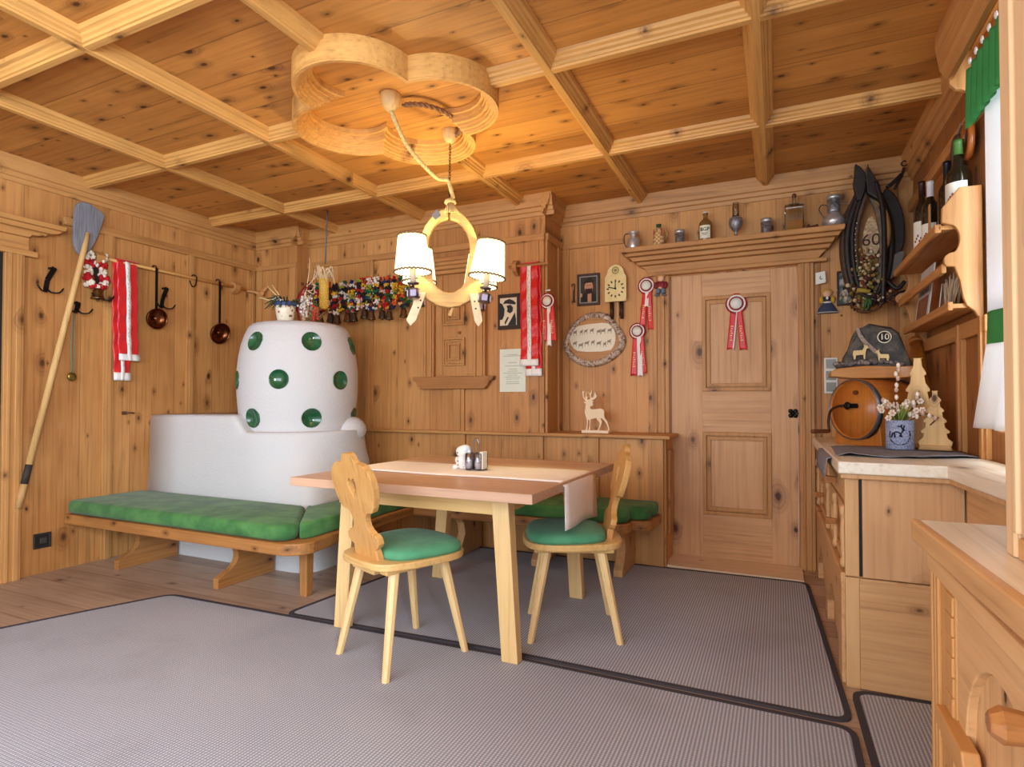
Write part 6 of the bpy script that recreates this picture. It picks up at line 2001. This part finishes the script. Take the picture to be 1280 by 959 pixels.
# vase with catkins
vx, vy = .515, 3.20
vt = NT('speckled_blue_vase')
vec, s = vt.coords()
nz = vt.noise(vec, 160, 3)
vt.put(vt.b.inputs['Base Color'], vt.mix(vt.step(nz, .4, .62), lin((122, 134, 172)), lin((176, 184, 208))))
vt.b.inputs['Roughness'].default_value = .6
va = thing('blue_vase', 'speckled blue-grey cylinder vase with a black stag print and pale blossoms', 'vase', (vx, vy, ZC_))
MB().lathe([(.054, 0), (.057, .003), (.057, .135), (.053, .135), (.051, .02), (0, .02)], (vx, vy, ZC_), 32).build('vase_body', vt.m, va)
ang = math.radians(-100)
def onv(u, v):
    a = ang + u / .0575
    return Vector((vx + .0578 * math.cos(a), vy + .0578 * math.sin(a), ZC_ + v))
dm_ = MB()
for q in ([(-.028, .075), (-.012, .082), (.006, .075), (.012, .088), (.02, .092)], [(-.028, .075), (-.034, .055)], [(-.022, .078), (-.018, .056)], [(.002, .076), (.008, .058)], [(.006, .078), (.0, .06)], [(.014, .092), (.004, .108), (-.008, .108)], [(.014, .092), (.018, .112)], [(.006, .104), (.008, .116)]):
    dm_.tube([onv(a, b_) for a, b_ in q], .0035, 5)
r2 = random.Random(5)
for k in range(34):
    a = math.radians(160 + 220 * k / 33)
    dm_.ball(onv(.0 + .042 * math.cos(a), .068 + .045 * math.sin(a)), r2.uniform(.0015, .0035), 5)
dm_.build('stag_print', plain('vase_print', (30, 34, 48), .6), va)
gm = MB()
for k in range(26):
    a = r2.uniform(0, 2 * PI)
    gm.tube([Vector((vx, vy, ZC_ + .11)), Vector((vx + .055 * math.cos(a) * r2.uniform(.3, 1), vy + .055 * math.sin(a), ZC_ + .11 + r2.uniform(.05, .10)))], [.006, .003], 5)
gm.build('green_stems', plain('moss_green', (124, 138, 60), .8), va)
BLO = [plain('blossom_pale', (238, 222, 204), .8), plain('blossom_pink', (206, 172, 152), .8)]
bm_ = MB()
stm = MB()
def blossom(c, r):
    for k in range(6):
        a = 2 * PI * k / 6
        bm_.use(k % 2 * 0)
        bm_.ball(Vector(c) + Vector((r * .8 * math.cos(a), -.004, r * .8 * math.sin(a))), (r * .5, r * .4, r * .5), 6)
    bm_.use(1)
    bm_.ball(Vector(c) + Vector((0, -.006, 0)), r * .4, 6)
for k in range(18):
    a, l_ = r2.uniform(0, 2 * PI), r2.uniform(.02, .085)
    blossom((vx + l_ * math.cos(a) * 1.05, vy + l_ * math.sin(a) * .8, ZC_ + .165 + r2.uniform(-.03, .06)), r2.uniform(.010, .014))
for q, n_ in (([(0, 0, .12), (-.02, -.01, .24), (-.01, -.02, .34), (.0, -.02, .40)], 9), ([(.01, 0, .12), (.06, -.01, .22), (.075, -.01, .27)], 5), ([(0, 0, .12), (-.05, -.02, .2), (-.06, -.02, .235)], 4), ([(.02, 0, .12), (.09, -.03, .165), (.135, -.05, .145)], 4)):
    sp_ = spline([Vector((vx, vy, ZC_)) + Vector(p) for p in q], 6)
    stm.tube(sp_, [.0025] * len(sp_), 5)
    for k in range(n_):
        p = sp_[int((k + 2) / (n_ + 2) * (len(sp_) - 1))]
        bm_.use(k % 2)
        bm_.ball(p + Vector((r2.uniform(-.010, .010), -.006, r2.uniform(-.006, .006))), (.009, .008, .013), 7)
bm_.build('blossoms', BLO, va)
stm.build('twigs', plain('twig_brown', (104, 66, 44), .8), va)

# wooden fir trees
def tree(label, x, y, h, w, n_, rz, top):
    t = thing('wooden_fir_tree', label, 'wooden tree', (x, y, ZC_), rz, group='carved wooden fir trees')
    L_, R_ = [], []
    for k in range(n_):
        f = k / n_
        ww = w * (1 - f * .80)
        z = .03 + (h - .03) * f
        zn = .03 + (h - .03) * (k + 1) / n_
        wn = w * (1 - (k + 1) / n_ * .80) * .80
        R_ += [(ww, z), (ww * 1.03, z + .008), ((ww + wn) / 2 - .006, z + (zn - z) * .5), (wn, zn - .003)]
    poly_ = [(-w * .9, 0), (w * .9, 0)] + R_ + [(top, h), (-top, h)] + [(-a, b_) for a, b_ in reversed(R_)]
    MB().prism(poly_, 'y', -.018, .018).build('tree_board', wood('fir_board', (228, 190, 132), (192, 146, 88), 'Z', 'X', 0, .45, .6, ks=1.6), t, local=True, bevel=.004)
    MB().prism([(-w * 1.05, 0), (w * 1.05, 0), (w * .9, .022), (-w * .9, .022)], 'y', -.035, .035).build('tree_base', wood('fir_base', (214, 170, 110), (150, 104, 60), 'X', 'Z', 0, .2, .6), t, local=True, bevel=.004)
    tw_ = MB().tube([(-w * .3, -.02, h * .42), (w * .2, -.022, h * .55)], .003, 5)
    tw_.build('twig', plain('twig_brown', (104, 66, 44), .8), t, local=True)
tree('taller carved wooden fir tree with a flat top, behind the smaller one', .615, 3.36, .43, .09, 5, math.radians(-8), .022)
tree('shorter carved wooden fir tree in front of the taller one, beside the blue vase', .655, 3.22, .27, .062, 5, math.radians(-14), .014)

# long wooden horn leaning in the corner
po = thing('wooden_horn', 'long tapering wooden horn leaning in the corner under the bottle shelf', 'wooden horn', (.70, 3.8, .89))
MB().tube([(.735, 3.60, .905), (.735, 3.74, 1.10), (.735, 3.95, 1.36), (.735, 4.03, 1.46)], [.020, .024, .030, .034], 14).build('horn_body', wood('horn_wood', (190, 124, 52), (140, 84, 30), 'Z', 'Y', 0, 0, .3), po)
MB().tube([(.735, 4.022, 1.452), (.735, 4.04, 1.474)], [.039, .039], 14).build('horn_ring', plain('horn_ring', (206, 146, 74), .35), po)

# ================================================================== BOTTLE SHELF ON THE RIGHT WALL
SHX, SHZ_, SHY = pine('X', 'Y', 0, .2, 'wall'), pine('Z', 'X', 0, .25, 'wall'), pine('Y', 'X', 0, .25, 'wall')
bs_ = thing('bottle_shelf', 'pine wall shelf with curved side boards holding wine bottles', 'shelf', (.7, 3.4, 1.45))
side = [(.768, 2.008), (.692, 2.010), (.632, 1.93), (.630, 1.868), (.645, 1.862)] + arc(.655, 1.795, .036, 70, -60, 8, .062)[0:] + [(.655, 1.738)] + arc(.652, 1.708, .016, 100, 270, 6, .026) + [(.672, 1.68), (.69, 1.62), (.70, 1.55), (.712, 1.515), (.738, 1.49), (.755, 1.455), (.768, 1.44)]
MB().prism(side, 'y', 2.945, 2.968).build('side_board', pine('Z', 'X', 0, .3, 'trim'), bs_, bevel=.004)
far_ = [(x - (.768 - x) * .12, z) for x, z in side]
MB().prism([p for p in far_ if p[1] < 1.90] + [(.768, 1.90)], 'y', 3.93, 3.955).build('side_board', pine('Z', 'X', 0, .3, 'trim'), bs_, bevel=.004)
MB().box(.622, .768, 2.968, 3.93, 1.842, 1.862).build('shelf_board', SHY, bs_, bevel=.004)
MB().box(.61, .635, 2.968, 3.93, 1.832, 1.87).build('shelf_lip', SHY, bs_, bevel=.006)
MB().box(.632, .650, 2.968, 3.93, 1.66, 1.70).build('holding_rail', SHY, bs_, bevel=.005)
MB().box(.665, .768, 2.968, 3.93, 1.508, 1.528).build('shelf_board', SHY, bs_, bevel=.004)
MB().box(.652, .672, 2.968, 3.93, 1.500, 1.538).build('shelf_lip', SHY, bs_, bevel=.006)
BG = plain('wine_glass_dark', (20, 22, 16), .06, coat=1.0)
LABW = plain('wine_label', (232, 228, 214), .6)
def bottle(label, x, y, h, r, cap, capc, lab, lz0, lz1, foilh=.30):
    t = thing('wine_bottle', label, 'bottle', (x, y, 1.8625), group='bottles on the corner shelf')
    b0 = (x, y, 1.8625)
    MB().lathe([(r * .9, 0), (r, .006), (r, h * .56), (r * .92, h * .62), (r * .55, h * .70), (r * .38, h * .76), (r * .36, h * .97), (0, h * .97)], b0, 28).build('glass_body', BG, t)
    MB().lathe([(r * .40, h * (1 - foilh)), (r * .39, h * .95), (r * .43, h * .955), (r * .43, h), (0, h)], b0, 20).build('foil_cap', plain(cap, capc, .35), t)
    if lab:
        vs = []
        for z in (lz0, lz1):
            for k in range(13):
                a = math.radians(-195 + 130 * k / 12)
                vs.append((x + r * 1.012 * math.cos(a), y + r * 1.012 * math.sin(a), 1.8625 + h * z))
        lb_ = MB().add(vs, [(k, k + 1, 14 + k, 13 + k) for k in range(12)], True).build('label', LABW, t)
        mk_ = MB()
        for k in range(5):
            a = math.radians(-150 + 10 * k)
            mk_.ball((x + r * 1.015 * math.cos(a), y + r * 1.015 * math.sin(a), 1.8625 + h * (lz0 + (lz1 - lz0) * (.25 + .1 * (k % 3)))), (.004, .004, .007), 6)
        mk_.build('label_print', plain('label_print_red', (150, 60, 54), .6), lb_)
bottle('dark wine bottle with a black and red foil cap, leftmost on the corner shelf', .672, 3.52, .37, .037, 'black_foil', (52, 24, 26), True, .08, .44, .20)
bottle('dark wine bottle with a white foil cap and white label on the corner shelf', .675, 3.36, .315, .037, 'white_foil', (226, 224, 226), True, .05, .34, .24)
bottle('dark wine bottle with a black cap behind the wooden stick on the corner shelf', .70, 3.17, .335, .037, 'dark_foil', (24, 22, 30), False, .1, .4, .30)
bottle('broad dark green bottle with a green foil cap, rightmost on the corner shelf', .712, 3.04, .375, .047, 'green_foil', (70, 110, 50), True, .25, .50, .17)
wsx = thing('wooden_stick', 'thin upright wooden stick between the wine bottles', 'wooden stick', (.66, 3.24, 1.863))
MB().prism([(3.235, 1.863), (3.262, 1.863), (3.258, 2.03), (3.238, 2.035)], 'x', .645, .652).build('slat', pine('Z', 'Y', 0, 0, 'trim'), wsx, bevel=.002)

# things kept behind the rail
def card(name, label, cat, x, y0, y1, z0, z1, tilt, mats):
    t = thing(name, label, cat, (x, (y0 + y1) / 2, z0))
    R = Matrix.Translation((x, (y0 + y1) / 2, z0)) @ Matrix.Rotation(math.radians(tilt), 4, 'Y')
    w = (y1 - y0) / 2
    for nm, a0, a1, b0, b1, d0, d1, mt in mats:
        m = MB().box(d0, d1, -w + a0 * 2 * w, -w + a1 * 2 * w, b0 * (z1 - z0), b1 * (z1 - z0))
        m.v = [R @ p for p in m.v]
        m.build(nm, mt, t)
card('photo_folder', 'grey and white photo folder standing behind the rail of the corner shelf', 'photo folder', .668, 3.42, 3.70, 1.53, 1.80, 7,
     [('folder', 0, 1, 0, 1, 0, .006, plain('folder_white', (206, 206, 204), .5)), ('photo', .12, .9, .50, .78, -.0015, 0, plain('folder_photo', (96, 108, 128), .3, noise=.8, nscale=14, c2=(150, 156, 166))), ('brown_sheet', .1, .9, .04, .44, -.0015, 0, plain('brown_wood_print', (150, 100, 72), .5, noise=.6, nscale=18))])
card('picture_book', 'dark picture postcard with a red figure standing on the lower board of the corner shelf', 'postcard', .70, 3.16, 3.36, 1.53, 1.68, 6,
     [('card_sheet', 0, 1, 0, 1, 0, .004, plain('dark_card', (60, 46, 46), .4, noise=.8, nscale=30, c2=(130, 90, 80))), ('red_figure', .35, .6, .12, .62, -.0012, 0, plain('card_red', (190, 96, 80), .5)), ('white_edge', .92, 1.0, 0, 1, -.0012, 0, PAPER)])
gs_ = thing('dried_grass_sheaf', 'pale dried grass sheaf at the near end of the lower corner shelf', 'dried grass', (.70, 3.06, 1.53))
gm = MB()
for k in range(60):
    p0 = Vector((.70 + r2.uniform(-.015, .02), 3.14 + r2.uniform(-.05, .02), 1.53))
    gm.tube([p0, p0 + Vector((r2.uniform(-.02, .01), r2.uniform(-.12, .04), r2.uniform(.08, .15)))], [.003, .0015], 4)
gm.build('stalks', plain('pale_grass', (196, 172, 142), .9), gs_)

# wooden pulley over the bottles
pu = thing('wooden_stirrup', 'pair of dark wooden rings hanging high on the right wall above the bottles', 'wooden rings', (.75, 3.1, 2.2))
for y, mt in ((3.20, plain('dark_ring', (84, 62, 52), .5)), (3.04, plain('amber_ring', (150, 82, 36), .25))):
    MB().tube([(.745, y + .055 * math.cos(2 * PI * k / 24), 2.235 + .075 * math.sin(2 * PI * k / 24)) for k in range(24)], .014, 8, closed=True).build('ring', mt, pu)
    MB().lathe([(.046, -.006), (.046, .006), (0, .006)], (.752, y, 2.235), 20, Matrix.Rotation(math.radians(90), 4, 'Y')).build('disc', plain('dark_disc', (60, 46, 42), .5), pu)
MB().tube([(.745, 3.2, 2.30), (.742, 3.12, 2.34), (.745, 3.04, 2.30)], .005, 6).build('hanging_wire', STEEL, pu)

# ================================================================== CURTAINS AND PELMET
pe_ = thing('curtain_pelmet', 'pine pelmet board above the window with a moulded edge', 'pelmet', (.7, 2.0, 2.5))
MB().prism([(.625, 2.50), (.650, 2.455), (.672, 2.455), (.672, 2.66), (.61, 2.66), (.61, 2.60)], 'y', 1.16, 2.93).build('front_board', pine('Y', 'Z', 0, .3, 'wall'), pe_, bevel=.003)
MB().prism([(.655, 2.60), (.778, 2.60), (.778, 2.36), (.755, 2.36), (.735, 2.385), (.70, 2.41), (.68, 2.415), (.66, 2.44)], 'y', 2.93, 2.955).build('end_bracket', pine('Z', 'X', 0, .2, 'trim'), pe_, bevel=.003)
GRN = plain('green_curtain', (62, 146, 76), .85, noise=.3, nscale=12, c2=(48, 122, 60))
def curtain(x0, y0, y1, zt, zb, folds, amp, flare=0.0, nz=14, x1=None):
    g_ = []
    for i in range(nz + 1):
        v = i / nz
        row = []
        for k in range(folds * 8 + 1):
            u = k / (folds * 8)
            yy = y0 + (y1 - y0) * u
            yy = yy + flare * v * v * (u - 0.0) if flare else yy
            row.append((x0 + amp * (.5 + .5 * v) * math.sin(u * folds * 2 * PI + .6 * v) - (.0 if x1 is None else (x0 - x1) * v), yy, zt + (zb - zt) * v + (.012 * math.sin(u * folds * 2 * PI + 1) if i == nz else 0)))
        g_.append(row)
    return MB().sheet(g_, .002)
vl = thing('curtain_valance', 'gathered green curtain valance under the pelmet', 'valance', (.70, 2.2, 2.3))
curtain(.705, 1.2, 2.86, 2.445, 2.215, 24, .017).build('gathered_cloth', GRN, vl)
rg = MB()
for k in range(22):
    rg.ball((.695, 1.22 + k * .075, 2.455), (.006, .010, .016), 8)
rg.build('white_rings', WHITE, vl)
wcu = thing('window_curtain', 'white curtain with a green band at the window on the right', 'curtain', (.735, 2.2, 1.6))
WC = NT('white_curtain')
WC.put(WC.b.inputs['Base Color'], lin((244, 244, 244)))
WC.b.inputs['Roughness'].default_value = .9
trn = WC.n('ShaderNodeBsdfTranslucent'); trn.inputs[0].default_value = lin((244, 246, 248)) + (1,)
mxs = WC.n('ShaderNodeMixShader'); mxs.inputs[0].default_value = .22
out = WC.t.nodes['Material Output']
WC.t.links.new(WC.b.outputs[0], mxs.inputs[1]); WC.t.links.new(trn.outputs[0], mxs.inputs[2]); WC.t.links.new(mxs.outputs[0], out.inputs[0])
def cpanel(zt, zb, ft, fb, mat, name, am):
    g_ = []
    for i in range(13):
        v = i / 12
        row = []
        f_ = ft + (fb - ft) * v
        for k in range(49):
            u = k / 48
            row.append((.738 + am * math.sin(u * 7 * 2 * PI + .5), 1.2 + (f_ - 1.2) * u, zt + (zb - zt) * v))
        g_.append(row)
    MB().sheet(g_, .0015).build(name, mat, wcu)
cpanel(2.42, 1.458, 2.80, 2.80, WC.m, 'upper_cloth', .012)
cpanel(1.458, 1.335, 2.80, 2.815, GRN, 'green_band', .012)
cpanel(1.335, 1.012, 2.815, 3.0, WC.m, 'lower_cloth', .016)

# ================================================================== ON THE TABLE
ZT = .7595
sm = thing('snowman_shaker', 'white ceramic snowman-shaped shaker on the table runner', 'salt shaker', (-1.52, 2.68, ZT))
CER = plain('white_ceramic', (244, 240, 238), .2, coat=.5)
q = Vector((-1.52, 2.68, ZT))
MB().ball(q + Vector((0, 0, .038)), (.033, .032, .038), 18).ball(q + Vector((-.034, -.012, .012)), (.018, .016, .013), 12).ball(q + Vector((.034, -.008, .012)), (.018, .016, .013), 12).ball(q + Vector((-.03, 0, .048)), (.011, .012, .018), 10).build('body', CER, sm)
MB().ball(q + Vector((.004, 0, .094)), (.037, .034, .032), 18).build('head', CER, sm)
MB().ball(q + Vector((.016, .006, .108)), (.033, .031, .022), 16).ball(q + Vector((.044, .0, .095)), (.010, .010, .016), 10).build('white_cap', plain('pale_blue_ceramic', (228, 236, 244), .25), sm)
bt = MB()
for dx, dz, dy in ((-.006, .046, -.034), (-.006, .026, -.033), (-.008, .090, -.035)):
    bt.ball(q + Vector((dx, dy, dz)), .0035, 8)
bt.build('buttons', BLACK, sm)
me_ = thing('condiment_stand', 'clear glass condiment stand with a looped handle and white shakers on the table', 'condiment stand', (-1.43, 2.68, ZT))
q = Vector((-1.435, 2.68, ZT))
m = MB()
m.lathe([(.055, 0), (.058, .003), (.057, .008), (0, .008)], q, 24)
m.tube(spline([q + Vector((-.018, 0, .005)), q + Vector((-.017, 0, .10)), q + Vector((-.014, 0, .145)), q + Vector((0, 0, .162)), q + Vector((.014, 0, .145)), q + Vector((.017, 0, .10)), q + Vector((.018, 0, .005))], 5), .005, 8)
m.build('stand', thin_glass('clear_acrylic', (226, 226, 234), .14), me_)
for dx, dy, nm in ((-.028, -.022, 'glass_shaker'), (.026, -.026, 'glass_shaker'), (-.026, .024, 'glass_shaker'), (.03, .024, 'glass_shaker')):
    p_ = q + Vector((dx, dy, .008))
    j = MB().lathe([(.021, 0), (.023, .004), (.023, .078), (.019, .082), (.0, .082)], p_, 18).build(nm, thin_glass('shaker_glass', (232, 232, 240), .12), me_)
    MB().lathe([(.017, .002), (.018, .045), (0, .045)], p_, 14).build('contents', plain('salt_white', (240, 232, 230), .8), j)
dt = MB()
for k in range(7):
    dt.ball(q + Vector((-.045 + .016 * k, -.05 + .004 * (k % 3), .02 + .022 * (k % 4))), .0026, 6)
dt.build('dark_dots', plain('dot_ink', (76, 70, 96), .6), me_)
pk = MB().box(q.x + .035, q.x + .054, q.y - .03, q.y + .02, q.z + .008, q.z + .098)
pk.build('paper_packet', PAPER, me_, bevel=.002)
